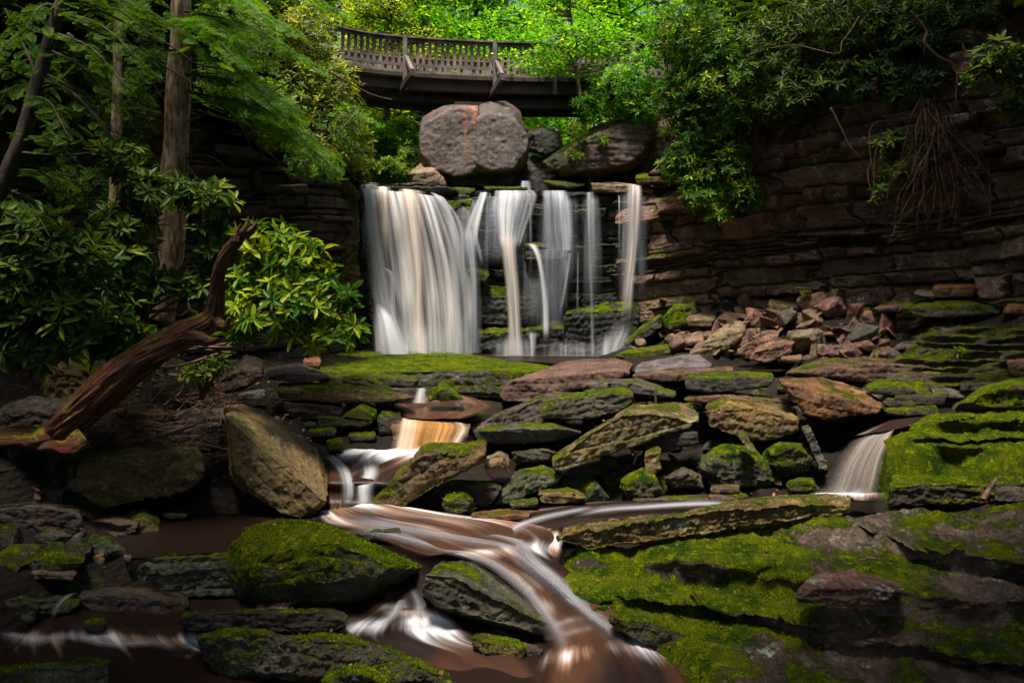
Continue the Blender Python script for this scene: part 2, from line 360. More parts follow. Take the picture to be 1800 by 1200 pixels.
# ---------------------------------------------------------------- ground: control points (photo px, py, distance) -> world
GC = [(900, 618, 18.5), (1050, 632, 18), (660, 628, 18), (760, 668, 14.5), (900, 720, 12.6), (700, 745, 10.9), (760, 800, 10.0), (640, 840, 9.0),
      (600, 905, 8.4), (750, 930, 8.1), (900, 940, 7.9), (1050, 910, 8.6), (1250, 905, 8.7), (1000, 1010, 7.0), (1080, 1110, 6.1), (1150, 1195, 5.6),
      (900, 1190, 5.5), (700, 1100, 6.3), (650, 1190, 5.5), (400, 1060, 6.7), (450, 930, 8.0), (250, 930, 8.1), (150, 1110, 6.1), (100, 1195, 5.6), (300, 1190, 5.5),
      (1000, 820, 9.8), (1150, 800, 10.6), (1300, 800, 10.4), (1200, 720, 12.4), (1000, 740, 11.6), (1400, 780, 10.6), (1480, 875, 9.2),
      (1330, 655, 14.5), (1150, 660, 13.8), (1250, 610, 16), (1250, 565, 17), (1400, 560, 15.9), (1270, 522, 17.1), (1410, 516, 15.9), (1500, 548, 14.9), (1550, 580, 14.8), (1700, 560, 13.8), (1780, 530, 13.5),
      (1650, 640, 12.6), (1600, 700, 11.3), (1500, 740, 11.2), (1780, 660, 11.5), (1780, 800, 9.6),
      (560, 680, 13.0), (480, 720, 11.5), (400, 700, 11.0), (380, 780, 9.2), (300, 740, 9.5), (250, 860, 8.4), (100, 880, 7.6), (60, 760, 8.0), (150, 680, 9.4), (20, 960, 6.6),
      (560, 620, 15.5), (400, 640, 13.5), (250, 620, 12), (60, 620, 10), (1120, 600, 17.5),
      (2100, 1500, 4.6), (1900, 1400, 4.6), (1500, 1330, 5), (2200, 800, 8), (-300, 1000, 5), (-300, 800, 7.5)]
GW = np.array([P(*c) for c in GC])
GW[:, 2] -= 0.10
GW = np.vstack([GW, [[0, 2.5, -3.3], [3, 2.5, -3.6], [-4, 2.5, -3.2], [0, -4, -3.6], [7, 0, -2.6], [-8, 0, -2.6], [0, -15, -4]]])
def ground_z(x, y):
    x, y = np.asarray(x, float), np.asarray(y, float)
    d2 = (x[..., None] - GW[:, 0])**2 + (y[..., None] - GW[:, 1])**2 + 0.05
    w = d2**-1.9
    return (w * GW[:, 2]).sum(-1) / w.sum(-1)

# cliff foot line (gorge rim), left to right, x,y ; walls stand outside it
RIMR = [(3.0, 18.9), (3.9, 18.3), (5.4, 17.6), (7.0, 16.4), (8.8, 14.6), (10.6, 12.6), (11.8, 9), (12.4, 4), (12.6, -3), (12, -14)]
RIML = [(-4.3, 18.0), (-5.0, 16.6), (-6.4, 15.8), (-8.0, 14.3), (-9.6, 12.0), (-10.8, 8.5), (-11.4, 4), (-11.8, -3), (-12, -14)]
FACE = [(-5.0, 18.7), (-3.8, 18.75), (-2.2, 18.95), (-0.6, 19.2), (1.2, 19.3), (2.6, 19.2), (4.4, 18.9)]
def plateau(x, y):
    z = 3.15 + 0 * x
    z = z + sstep(3, 14, np.abs(x)) * 3.0 + np.clip(y - 30, 0, 100) * 0.06 + np.clip(np.abs(x) - 12, 0, 60) * 0.14
    return z
def inside_gorge(x, y):
    """signed-ish: >0 inside the gorge"""
    rr = np.array(RIMR); ll = np.array(RIML)
    xr = np.interp(y, rr[::-1, 1], rr[::-1, 0]); xl = np.interp(y, ll[::-1, 1], ll[::-1, 0])
    ff = np.array(FACE); yf = np.interp(x, ff[:, 0], ff[:, 1], left=18.5, right=18.5)
    return np.minimum(np.minimum(xr - x, x - xl), yf - y)
xs = np.r_[-150, -90, -60, np.linspace(-40, -13, 20), np.linspace(-12.6, 12.6, 260), np.linspace(13, 40, 20), 60, 90, 150]
ys = np.r_[-60, -30, np.linspace(-18, 2, 14), np.linspace(2.3, 21, 220), np.linspace(21.5, 60, 60), 80, 110, 160]
X, Y = np.meshgrid(xs, ys)
ins = inside_gorge(X, Y)
Zi = ground_z(X, Y) + 0.10 * fbm(np.stack([X, Y, 0 * X], -1) * 1.3, 4)
Zo = plateau(X, Y) + 0.35 * fbm(np.stack([X, Y, 0 * X], -1) * 0.25, 4)
Z = Zi + (Zo - Zi) * sstep(-0.7, -1.6, ins)
g = mesh("forest_floor", np.stack([X, Y, Z], -1).reshape(-1, 3), grid_faces(len(xs), len(ys)), SOIL)
tag(g, kind="structure")

# ---------------------------------------------------------------- rock faces (cliffs): stacked, blocky beds
def strata(u, z, seed, th=(0.12, 0.55), bl=(0.5, 2.2), tilt=0.0, amp=0.42, crev=0.10, fault=2.8):
    """fractured beds: rows of uneven blocks, thrown and tilted a little from one fault slice to the next"""
    us = u + .45 * z * 0.6 + 0.05 * perlin(np.stack([u * 3, z * 3, 0 * u + seed], -1)); I = np.floor(us / fault + .35 * np.floor(z / 1.7)); uc = us / fault - I + .35 * np.floor(z / 1.7)
    h = z - tilt * u + (hsh(I, seed) - .5) * .30 * (uc - .5) + .30 * hsh(I, seed, 4) + 0.10 * perlin(np.stack([u * .35, z * .4, 0 * u + seed], -1)) + 0.045 * perlin(np.stack([u * 3.5, z * 4, 0 * u + seed], -1)) + .008 * perlin(np.stack([u * 16, z * 18, 0 * u], -1))
    rs = np.random.RandomState(seed); bd = np.cumsum(th[0] + (th[1] - th[0]) * rs.rand(160)**1.7) - 14
    k = np.clip(np.searchsorted(bd, h), 1, len(bd) - 1); lo, hi = bd[k - 1], bd[k]; t = hi - lo; f = (h - lo) / t
    L = bl[0] + (bl[1] - bl[0]) * hsh(k, seed) * np.clip(t / .3, .6, 1.3)
    uu = u / L + 7 * hsh(k, seed, 3) + 5 * hsh(I, k) + (f - .5) * .35 * (hsh(k, 9) - .5) + 0.13 * perlin(np.stack([u * 3, z * 5, 0 * u + 3 + seed], -1)); j = np.floor(uu); g = uu - j
    r1 = hsh(k + 17 * I, j, seed + 1); pr = amp * (.7 * r1**1.6 + .3 * hsh(k, seed, 5)) + .10 * amp * hsh(I, seed, 6)
    pr = pr + (hsh(k, j, 8) - .5) * 0.5 * amp * (g - .5) + (hsh(k, j, 11) - .35) * 0.35 * amp * (f - .5)
    e = np.minimum(np.minimum(f, 1 - f) * t, np.minimum(g, 1 - g) * L * .8)
    pr = pr - .045 * (1 - sstep(0, .055, e)) - crev * np.exp(-(e / .016)**2)
    lam = np.floor(h / .055 + .3 * r1); pr = pr + .016 * (hsh(lam, j) - .5) * (r1 > .35)
    pr = pr + 0.035 * fbm(np.stack([u * 2.4, z * 3.4, 0 * u + seed * 2.2], -1), 5) - .02 * np.abs(fbm(np.stack([u * 7, z * 8, 0 * u + seed], -1), 3))
    return pr, hsh(k + 5 * I, j, seed + 21)
def cliff(name, line, zlo, zhi, nu, nv, mat, label, seed, topback=2.0, overhang=0.0, tint=(0.13, 0.085, 0.07), moss=0.2, lichen=0.3, dens=None, lean=0.10, **kw):
    l = cr(line, 400); s = np.r_[0, np.cumsum(np.linalg.norm(np.diff(l, axis=0), axis=1))]
    if dens is None: uu = np.linspace(0, s[-1], nu)
    else:
        a, b = dens; uu = np.r_[np.linspace(0, a * s[-1], int(nu * .04) + 2)[:-1], np.linspace(a * s[-1], b * s[-1], int(nu * .84)), np.linspace(b * s[-1], s[-1], int(nu * .12) + 2)[1:]]; nu = len(uu)
    px = np.interp(uu, s, l[:, 0]); pyy = np.interp(uu, s, l[:, 1])
    tx, ty = np.gradient(px), np.gradient(pyy); n = np.hypot(tx, ty); nx, ny = ty / n, -tx / n
    zt = zhi(uu) if callable(zhi) else zhi + 0 * uu
    v = np.linspace(0, 1, nv)
    U, V = np.meshgrid(uu, v); Zz = zlo + (zt[None] - zlo) * V
    pr, idc = strata(U, Zz, seed, **kw)
    prof = -lean * (Zz - zlo) + overhang * sstep(0.45, 0.92, V) * (sstep(1.2, 4.5, U) if 'reddish' in label else 1)
    pr = pr + prof
    Xp = px[None] + nx[None] * pr; Yp = pyy[None] + ny[None] * pr
    rows = [np.stack([Xp, Yp, Zz], -1)]
    for k in range(1, 9):                                     # cap running back from the rim
        bk = topback * k / 8
        zz = Zz[-1] + 0.12 * fbm(np.stack([px, pyy, 0 * px + k * .3], -1) * 1.5, 3) - 0.02 * k
        rows.append(np.stack([Xp[-1] - nx * bk, Yp[-1] - ny * bk, zz], -1)[None])
    G = np.concatenate(rows, 0)
    blk = np.vstack([sstep(.25, 1, idc * hsh(idc * 77, 2)) + (.55 * sstep(5.5, 2.0, U) if 'reddish' in label else 0), np.zeros((8, nu))])  # blocks near the falls also raised: sunlit brightness put into the colour
    o = mesh(name, G.reshape(-1, 3), grid_faces(nu, G.shape[0]), mat, attr=dict(blk=(blk * (1.3 if 'reddish' in label else .4)).ravel()))
    o.color = (*tint, 1); o["moss"] = moss; o["lichen"] = lichen
    return tag(o, label, "rock cliff")
cliff("rock_cliff", RIMR, -1.4, lambda u: 3.3 + 1.2 * sstep(0.3, 3, u) + 0.3 * np.sin(u * .7) + 2.4 * sstep(3, 13, u), 900, 340, ROCK,
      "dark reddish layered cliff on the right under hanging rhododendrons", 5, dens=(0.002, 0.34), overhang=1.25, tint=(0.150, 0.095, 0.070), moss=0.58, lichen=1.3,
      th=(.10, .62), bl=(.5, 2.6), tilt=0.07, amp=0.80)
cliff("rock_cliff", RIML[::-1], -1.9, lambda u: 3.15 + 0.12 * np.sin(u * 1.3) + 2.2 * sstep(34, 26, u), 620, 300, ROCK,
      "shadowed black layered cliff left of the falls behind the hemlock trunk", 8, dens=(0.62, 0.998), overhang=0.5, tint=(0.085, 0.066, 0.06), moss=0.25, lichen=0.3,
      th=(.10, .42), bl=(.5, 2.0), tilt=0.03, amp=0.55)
cliff("waterfall_cliff", FACE, -1.7, lambda u: 3.33 - 0.20 * sstep(2.0, 5.6, u) + 0.05 * np.sin(u * 3), 620, 360, WET,
      "wet black rock face the waterfall runs down", 12, topback=3.0, tint=(0.022, 0.026, 0.026), moss=0.55, lichen=0.0, overhang=0.30,
      th=(.15, .6), bl=(.9, 2.8), tilt=0.0, amp=0.40, lean=0.0, crev=.03)

# ---------------------------------------------------------------- boulders and slabs
TINT = dict(wg=(0.12, 0.105, 0.095), lg=(0.125, 0.092, 0.068), wf=(0.022, 0.026, 0.028), pk=(0.145, 0.102, 0.092), br=(0.19, 0.115, 0.070), gy=(0.150, 0.138, 0.128), rd=(0.19, 0.098, 0.072), ol=(0.225, 0.172, 0.048), dk=(0.055, 0.045, 0.040), og=(0.27, 0.135, 0.05),
            tn=(0.21, 0.15, 0.085), wd=(0.10, 0.075, 0.06), bl=(0.17, 0.15, 0.15), gg=(0.105, 0.108, 0.068))
PEND = []
def hull_obj(name, pts, vox, chips=9):
    bm = bmesh.new()
    for p in pts: bm.verts.new(p)
    r = bmesh.ops.convex_hull(bm, input=bm.verts)
    dead = [e for e in r['geom_interior'] + r['geom_unused'] if isinstance(e, bmesh.types.BMVert)]
    bmesh.ops.delete(bm, geom=list(set(dead)), context='VERTS')
    # knock random corners off
    co = np.array([v.co[:] for v in bm.verts]); ce = co.mean(0); rs = np.random.RandomState(len(co) * 7 + int(abs(ce[0]) * 100)); sz = np.ptp(co, axis=0)
    for _ in range(chips):
        n = rs.normal(size=3); n /= np.linalg.norm(n) / 1.0; n = n / (sz + .05); n /= np.linalg.norm(n); h = ((co - ce) @ n).max()
        bmesh.ops.bisect_plane(bm, geom=bm.verts[:] + bm.edges[:] + bm.faces[:], plane_co=Vector(ce + n * h * rs.uniform(.86, .96)), plane_no=Vector(n), clear_outer=True)
        if not bm.verts: break
        r = bmesh.ops.convex_hull(bm, input=bm.verts); dead = [e for e in r['geom_interior'] + r['geom_unused'] if isinstance(e, bmesh.types.BMVert)]
        bmesh.ops.delete(bm, geom=list(set(dead)), context='VERTS')
    bmesh.ops.recalc_face_normals(bm, faces=bm.faces)
    me = bpy.data.meshes.new(name); bm.to_mesh(me); bm.free()
    o = bpy.data.objects.new(name, me); COL.objects.link(o)
    md = o.modifiers.new("r", 'REMESH'); md.mode = 'VOXEL'; md.voxel_size = vox; md.use_smooth_shade = True
    return o
def rock(name, label, d, t, tint, moss, T, C, B, group=None, s=0.0, lichen=0.25, rough=1.0, mat=None, wet=False, u=0.0, bed=None, cat=None, bt=None):
    """T back top edge, C front top edge (None = rounded boulder with outline T), B foot; all photo px. d distance of the front, t depth behind it"""
    seed = len(PEND) + 1; rs = np.random.RandomState(seed); pts = []
    allp = np.array(list(T) + list(C or []) + list(B or []), float); cx = allp[:, 0].mean(); cyy = allp[:, 1].mean()
    dd = lambda px: d + s * (px - cx) / FP * d
    if C is None:
        for px, py in T:
            ox, oy = px - cx, py - cyy
            pts += [P(px, py, dd(px) + .38 * t), P(cx + ox * .93, cyy + oy * .93, dd(px) + .15 * t), P(cx + ox * .72, cyy + oy * .68, dd(px)), P(cx + ox * .9, cyy + oy * .85, dd(px) + .75 * t), P(cx + ox * .6, cyy + oy * .6, dd(px) + t)]
    else:
        for px, py in T: pts.append(P(px, py, dd(px) + t))
        for px, py in C: pts.append(P(px, py, dd(px)))
        zt = min(P(a, b, d + t)[2] for a, b in T)
        for px, py in B:
            p = P(px, py, dd(px) + u); pts.append(p)
            db = dd(px) + t * (bt or 0.9); q = P(cx + (px - cx) * .94, py, db); q[2] = min(p[2], P(px, py, dd(px))[2], zt - 0.05); pts.append(q)
    pts = np.array(pts); size = np.ptp(pts, axis=0)
    pts = pts + rs.normal(size=pts.shape) * min(size) * 0.010
    dm = pts[:, 1].min()
    vox = max(0.0075, dm / FP * 2.0, float(max(size)) / 330)
    o = hull_obj(name, pts, vox)
    # bedding direction: roughly the normal of the top face
    if bed is None:
        bed = np.array([rs.normal() * .12, -0.15 + rs.normal() * .1, 1.0])
        if C is not None and len(C) > 1:
            a, b = P(*C[0], dd(C[0][0])), P(*C[-1], dd(C[-1][0])); c = P(*T[len(T) // 2], dd(T[len(T) // 2][0]) + t)
            nn = np.cross(b - a, c - a)
            if np.linalg.norm(nn) > 1e-6:
                nn /= np.linalg.norm(nn); nn *= np.sign(nn[2]) or 1; bed = nn
    bed = np.array(bed, float); bed /= np.linalg.norm(bed)
    PEND.append((o, seed, bed, float(np.sort(size)[0]), float(np.sort(size)[1]), rough, vox))
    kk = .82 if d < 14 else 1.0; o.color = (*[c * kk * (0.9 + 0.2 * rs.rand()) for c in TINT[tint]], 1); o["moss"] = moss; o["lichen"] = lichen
    tag(o, label, cat or ("boulder" if "boulder" in name else "rock"), group)
    o["_wet"] = 1 if wet else 0
    return o
TUFT = []
def dm_near(co): return co[:, 1].mean() < 8.9 and len(co) > 1500
def finish_rocks():
    dg = bpy.context.evaluated_depsgraph_get(); dg.update()
    for o, seed, bed, smin, smid, rough, vox in PEND:
        me = bpy.data.meshes.new_from_object(o.evaluated_get(dg)); o.modifiers.clear()
        old = o.data; o.data = me; bpy.data.meshes.remove(old); me.name = o.name
        n = len(me.vertices); co = np.empty(n * 3, np.float32); me.vertices.foreach_get("co", co); co = co.reshape(-1, 3).astype(float)
        nr = np.empty(n * 3, np.float32); me.vertices.foreach_get("normal", nr); nr = nr.reshape(-1, 3).astype(float)
        # soften the hull edges (a few neighbour-average passes)
        ne = len(me.edges); ed = np.empty(ne * 2, np.int32); me.edges.foreach_get("vertices", ed); ed = ed.reshape(-1, 2)
        deg = np.bincount(ed.ravel(), minlength=n)[:, None]
        for _ in range(1):
            acc = np.zeros_like(co); np.add.at(acc, ed[:, 0], co[ed[:, 1]]); np.add.at(acc, ed[:, 1], co[ed[:, 0]]); co = co * .45 + acc / deg * .55
        A = min(0.11, smin * 0.16) * rough; f0 = 1.6 / max(0.25, smid)
        sh = seed * 5.37; strat = 0.15 if 'huge pinkish' in o.get('label', '') or 'large mossy boulder' in o.get('label', '') else 1.0
        d1 = fbm(co * f0 + sh, 3) * A * 0.38
        q = fbm(co * (f0 * 4.1) + sh + 9, 4, 0.6); d2 = -np.abs(q) * A * 0.30
        side = 1 - np.abs(nr @ bed)
        th = np.clip(smin * 0.22, 0.03, 0.16)
        h = co @ bed / th + 0.7 * perlin(co * f0 * 1.5 + sh); k = np.floor(h); fr = h - k
        lay = (hsh(k, seed) - 0.6) * A * .30 * strat - np.exp(-(np.minimum(fr, 1 - fr) * th / max(0.010, vox))**2) * 0.10 * A * strat
        d3 = lay * np.clip(side * 1.4, 0, 1)
        d4 = fbm(co * 9 + sh, 3) * 0.012
        co = co + nr * (d1 + d2 + d3 + d4)[:, None]
        me.vertices.foreach_set("co", co.astype(np.float32).ravel())
        me.polygons.foreach_set("use_smooth", np.ones(len(me.polygons), bool))
        mm = .22 * np.clip(fbm(co * 2.4 + 3, 3) * 1.6, -1, 1)
        at = me.attributes.new("mossmod", 'FLOAT', 'POINT'); at.data.foreach_set("value", mm.astype(np.float32))
        if dm_near(co) and o.get("moss", 0) > .35:
            nn = np.empty(n * 3, np.float32); me.update(); me.vertices.foreach_get("normal", nn); nn = nn.reshape(-1, 3)
            sel = (o["moss"] + mm + .35 * nn[:, 2] > .98) & (nn[:, 2] > .1); TUFT.append((co[sel], nn[sel], vox))
        me.materials.clear(); me.materials.append(WET if o["_wet"] else ROCK); me.update()
        c = (co.min(0) + co.max(0)) / 2; c[2] = co[:, 2].min()
        if "orange streak" in o.get("label", ""):
            pxx = co[:, 0] / co[:, 1] * FP + 900 + 5 * perlin(co * 2.2) + 2 * perlin(co * 9); pyy = 540 - co[:, 2] / co[:, 1] * FP
            at = me.attributes.new("rust", 'FLOAT', 'POINT'); at.data.foreach_set("value", (np.exp(-((pxx - 832) / 4.5)**2) * sstep(232, 205, pyy) + .5 * np.exp(-((pxx - 818) / 3)**2) * sstep(300, 240, pyy)).astype(np.float32))
        me.transform(__import__("mathutils").Matrix.Translation(-Vector(c))); o.location = c
        del o["_wet"]

rk = rock
# --- upstream, round the bridge
rk("boulder", "huge pinkish grey boulder with an orange streak under the footbridge", 19.2, 2.6, 'pk', 0.0, [(742, 198), (775, 180), (842, 174)], [(737, 222), (788, 193), (842, 184)], [(733, 284), (772, 300), (800, 310), (840, 306)], lichen=.5, rough=.7, bt=.7)
rk("boulder", "blocky grey boulder joined to the right side of the huge pinkish boulder", 19.0, 2.4, 'wg', 0.08, [(842, 176), (885, 174), (914, 190)], [(838, 212), (856, 200), (900, 206), (927, 236)], [(836, 298), (866, 302), (908, 297), (932, 268)], lichen=.6, rough=.7, bt=.7)
rk("boulder", "dark undercut foot of the huge boulder with a hollow on its left", 19.6, 2.0, 'wd', 0.1, [(765, 285), (905, 290)], [(765, 295), (910, 296)], [(790, 325), (900, 330)])
rk("boulder", "small tan boulder perched at the lip left of the huge boulder", 18.9, 1.0, 'tn', 0.12, [(725, 295), (752, 275), (768, 290)], [(718, 305), (765, 300)], [(722, 318), (755, 328), (788, 326)])
rk("boulder", "dark rock wedged against the right side of the huge pinkish boulder", 20.2, 1.2, 'gg', 0.45, [(925, 232), (950, 222), (985, 232), (990, 262), (965, 282), (928, 268)], None, None)
rk("boulder", "large rounded mossy brown boulder right of the bridge pier, leaning over the lip", 19.0, 2.6, 'wd', 0.52, [(985, 262), (1040, 222), (1110, 200), (1160, 200), (1158, 260), (1120, 300), (1050, 318), (985, 315), (968, 300)], None, None, rough=1.2)
rk("boulder", "low green edged stone under the large mossy boulder at the lip", 19.3, 1.0, 'gg', 0.6, [(952, 285), (985, 262), (1000, 280), (990, 300), (960, 306)], None, None)
rk("boulder", "black hollow backed block under the huge pinkish boulder", 20.4, 2.0, 'dk', 0.1, [(780, 270), (960, 265), (1130, 270)], [(775, 285), (960, 285), (1140, 285)], [(775, 345), (960, 350), (1140, 345)])
rk("boulder", "dark brown rock shoulder right of the large mossy boulder at the cliff corner", 19.6, 2.0, 'wd', 0.35, [(1140, 215), (1200, 190), (1290, 200)], [(1135, 240), (1200, 220), (1290, 225)], [(1120, 320), (1200, 320), (1290, 310)], rough=1.6)
rk("rock_slab", "flat moss topped slab on the lip right of the main fall", 18.6, 1.5, 'dk', 0.9, [(775, 327), (840, 327)], [(772, 332), (835, 333)], [(775, 342), (832, 342)])
rk("rock_slab", "thin mossy slab on the lip above the middle fall", 18.7, 1.3, 'dk', 0.8, [(850, 325), (925, 325)], [(850, 329), (928, 330)], [(855, 335), (920, 335)])
rk("rock_slab", "brown block set in the lip between the thin falls", 18.5, 1.2, 'br', 0.3, [(1040, 318), (1112, 320)], [(1038, 322), (1112, 324)], [(1040, 338), (1110, 340)])
rk("rock_slab", "mossy slab on the lip below the large mossy boulder", 18.8, 1.2, 'gg', 0.75, [(955, 315), (1035, 320)], [(955, 319), (1030, 325)], [(965, 325), (1005, 332)])
for i, a in enumerate([("moss covered ledge block right of the last thin fall", [(1120, 305), (1190, 300)], [(1115, 312), (1195, 308)], [(1120, 322), (1195, 320)], 18.2, .85),
                       ("grey ledge block above the mossy ledge right of the falls", [(1165, 270), (1215, 275)], [(1158, 285), (1215, 290)], [(1165, 302), (1215, 300)], 18.4, .3),
                       ("tan corner block at the top of the right cliff", [(1195, 285), (1250, 290)], [(1190, 298), (1250, 300)], [(1195, 318), (1245, 318)], 17.9, .3)]):
    rk("rock", a[0], a[4], 1.0, 'br', a[5], a[1], a[2], a[3])
rk("rock_column", "jagged rock column with yellow green moss at the left edge of the falls", 17.3, 1.6, 'tn', 0.88, [(585, 318), (615, 312), (628, 325)], [(560, 330), (612, 320), (630, 335)], [(560, 520), (600, 520), (632, 500)], rough=2.0, cat="rock")
# --- plunge pool edge
rk("rock_slab", "broad flat slab covered in bright moss in front of the falls", 13.6, 4.2, 'bl', 0.86, [(560, 617), (700, 613), (900, 627), (1000, 636)], [(560, 652), (680, 664), (810, 662), (930, 655), (1010, 650)], [(565, 662), (680, 690), (812, 700), (960, 700), (1020, 670)], bt=.6, rough=1.2)
rk("rock_slab", "large smooth red brown slab sloping into the pool beside the mossy slab", 12.6, 2.4, 'rd', 0.12, [(1000, 632), (1075, 627), (1113, 638)], [(898, 668), (975, 669), (1112, 647)], [(873, 706), (925, 709), (985, 686), (1105, 660)], rough=.7)
rk("rock_slab", "brown slab leaning down to the upper pool from the middle", 10.9, 1.2, 'wd', 0.42, [(968, 684), (1035, 690)], [(862, 735), (950, 700), (1048, 700)], [(820, 768), (845, 765), (945, 742), (1045, 730)])
rk("rock_slab", "thick moss faced slab lying level in the middle of the boulder heap", 10.5, 0.9, 'gg', 0.72, [(958, 700), (1015, 700), (1065, 680), (1112, 681)], [(950, 708), (1012, 710), (1072, 690), (1116, 690)], [(950, 738), (1030, 738), (1095, 722), (1116, 712)])
rk("rock_slab", "flat green edged slab with a dark hollow under it above the orange cascade pool", 10.0, 1.0, 'gy', 0.5, [(840, 750), (900, 744), (965, 738), (1022, 754)], [(832, 756), (900, 753), (972, 748), (1023, 760)], [(834, 768), (868, 780), (950, 780), (1008, 768)], u=.15)
rk("boulder", "long tan lichened boulder leaning diagonally in the centre of the heap", 9.3, 1.1, 'ol', 0.40, [(1112, 705), (1175, 698), (1232, 715)], [(965, 802), (1105, 722), (1160, 735), (1236, 738)], [(972, 835), (1040, 802), (1112, 776), (1125, 755), (1215, 752)], lichen=1.0, s=.6)
rk("boulder", "dark block under the right end of the long tan boulder", 9.7, 1.0, 'dk', 0.25, [(1120, 755), (1220, 750)], [(1120, 762), (1228, 760)], [(1110, 795), (1160, 800), (1228, 780)])
rk("rock_slab", "slanting grey green slab running down to the stream below the long tan boulder", 8.7, .7, 'gg', 0.5, [(910, 822), (955, 812), (990, 826)], [(866, 885), (925, 832), (985, 836)], [(862, 895), (890, 892), (940, 858), (975, 850)])
rk("boulder", "arched yellow green boulder beside the middle rapid", 8.3, .9, 'ol', 0.62, [(745, 784), (790, 790), (848, 772)], [(652, 882), (735, 800), (785, 805), (853, 782)], [(645, 900), (665, 913), (702, 900), (735, 850), (775, 832), (852, 808)])
rk("rock", "small round moss ball stone at the edge of the stream under the arched boulder", 8.15, .45, 'gg', 0.9, [(776, 878), (790, 868), (815, 866), (832, 880), (835, 900), (812, 910), (782, 906)], None, None)
rk("rock_slab", "dark slab with a mossy top behind the round moss stone", 8.6, .7, 'dk', 0.62, [(790, 842), (850, 842), (880, 850)], [(778, 855), (840, 850), (884, 856)], [(785, 880), (835, 895), (870, 888)])
rk("rock", "flat wet stone with an orange top in the stream below the round moss stone", 7.9, .6, 'og', 0.35, [(835, 898), (890, 893), (930, 898)], [(828, 905), (880, 910), (935, 902)], [(830, 918), (870, 922), (925, 912)])
rk("rock_slab", "low layered stone with a mossy cap by the stream in the centre", 8.5, .6, 'ol', 0.62, [(950, 856), (1000, 851), (1025, 865)], [(945, 866), (1000, 862), (1030, 872)], [(950, 886), (1010, 886), (1030, 880)])
rk("rock", "small mossy block joined to the left end of the layered capped stone", 8.3, .4, 'gg', 0.6, [(900, 878), (945, 873)], [(895, 882), (948, 880)], [(900, 894), (945, 892)])
rk("rock", "upright lichened splinter standing in the heap", 9.2, .35, 'ol', 0.35, [(1135, 785), (1160, 784)], [(1132, 795), (1162, 790)], [(1133, 832), (1150, 836), (1163, 825)], lichen=1)
rk("rock", "green mossy stone under the upright splinter", 8.95, .6, 'gg', 0.75, [(1092, 840), (1130, 822), (1150, 830), (1165, 860), (1150, 880), (1105, 880), (1090, 865)], None, None)
rk("rock_slab", "flat dark slab along the far bank of the right stream", 8.7, .5, 'wd', 0.45, [(1115, 872), (1250, 868)], [(1110, 878), (1255, 876)], [(1112, 893), (1200, 895), (1255, 888)])
rk("boulder", "broad brown boulder with a peaked top right of the long tan boulder", 9.9, 1.1, 'ol', 0.45, [(1243, 712), (1280, 695), (1330, 700), (1385, 712), (1400, 722)], [(1238, 722), (1295, 712), (1345, 722), (1405, 738)], [(1245, 750), (1300, 768), (1350, 778), (1404, 758)], rough=1.3)
rk("rock_slab", "long thin brown slab behind the peaked brown boulder", 11.0, 1.0, 'br', 0.35, [(1215, 692), (1290, 688), (1380, 700)], [(1200, 698), (1290, 694), (1388, 706)], [(1205, 706), (1290, 706), (1385, 715)])
rk("boulder", "big smooth golden brown boulder overhanging the right waterfall", 10.3, 1.5, 'og', 0.34, [(1367, 664), (1450, 663), (1510, 678), (1552, 705)], [(1372, 672), (1412, 718), (1500, 716), (1553, 714)], [(1400, 705), (1420, 730), (1480, 738), (1540, 734)], rough=.7)
rk("boulder", "long square block with a reddish top and mossy front right of the pool", 12.2, 1.4, 'rd', 0.40, [(1450, 627), (1560, 623), (1690, 636)], [(1385, 652), (1520, 640), (1620, 642), (1690, 650)], [(1378, 662), (1510, 674), (1620, 670), (1690, 668)])
rk("rock", "rust coloured wedge stone at the right end of the long square block", 11.8, .6, 'og', 0.15, [(1625, 650), (1650, 648)], [(1618, 655), (1655, 655)], [(1615, 672), (1655, 672)])
rk("boulder", "dark green faced block left of the golden brown boulder", 11.2, 1.0, 'dk', 0.6, [(1215, 655), (1280, 651), (1360, 655)], [(1200, 664), (1280, 660), (1362, 664)], [(1205, 688), (1260, 692), (1350, 680)])
rk("rock_slab", "tilted slab with a grey top and orange end at the pool outlet", 13.2, 1.6, 'bl', 0.08, [(1130, 636), (1205, 621), (1228, 622)], [(1112, 648), (1235, 640), (1252, 640)], [(1115, 656), (1235, 660), (1250, 646)])
rk("rock_slab", "flat grey brown slab behind the dark green faced block", 12.4, 1.0, 'br', 0.35, [(1140, 650), (1200, 648), (1290, 642)], [(1110, 658), (1200, 660), (1290, 650)], [(1112, 668), (1200, 672), (1288, 658)])
rk("rock_slab", "thin mossy slab between the red brown slab and the thick moss faced slab", 11.6, .8, 'gy', 0.5, [(1040, 664), (1120, 664), (1190, 688)], [(1018, 670), (1110, 672), (1190, 694)], [(1022, 680), (1110, 684), (1185, 702)])
rk("rock", "green stone in front of the thin mossy slab", 11.0, .5, 'gg', 0.7, [(1025, 688), (1042, 680), (1060, 690), (1050, 700), (1028, 699)], None, None)
rk("boulder", "dark green boulder under the peaked brown boulder", 9.4, 1.0, 'gg', 0.7, [(1232, 800), (1265, 780), (1320, 785), (1350, 810), (1368, 850), (1340, 868), (1260, 862), (1225, 830)], None, None)
rk("rock", "rounded bright green stone left of the right waterfall", 9.5, .8, 'gg', 0.9, [(1340, 790), (1370, 775), (1410, 778), (1432, 800), (1425, 830), (1380, 838), (1345, 820)], None, None)
rk("rock", "small emerald stone at the foot of the right waterfall", 9.0, .5, 'gg', 0.95, [(1380, 848), (1400, 838), (1430, 840), (1442, 860), (1425, 872), (1385, 868)], None, None)
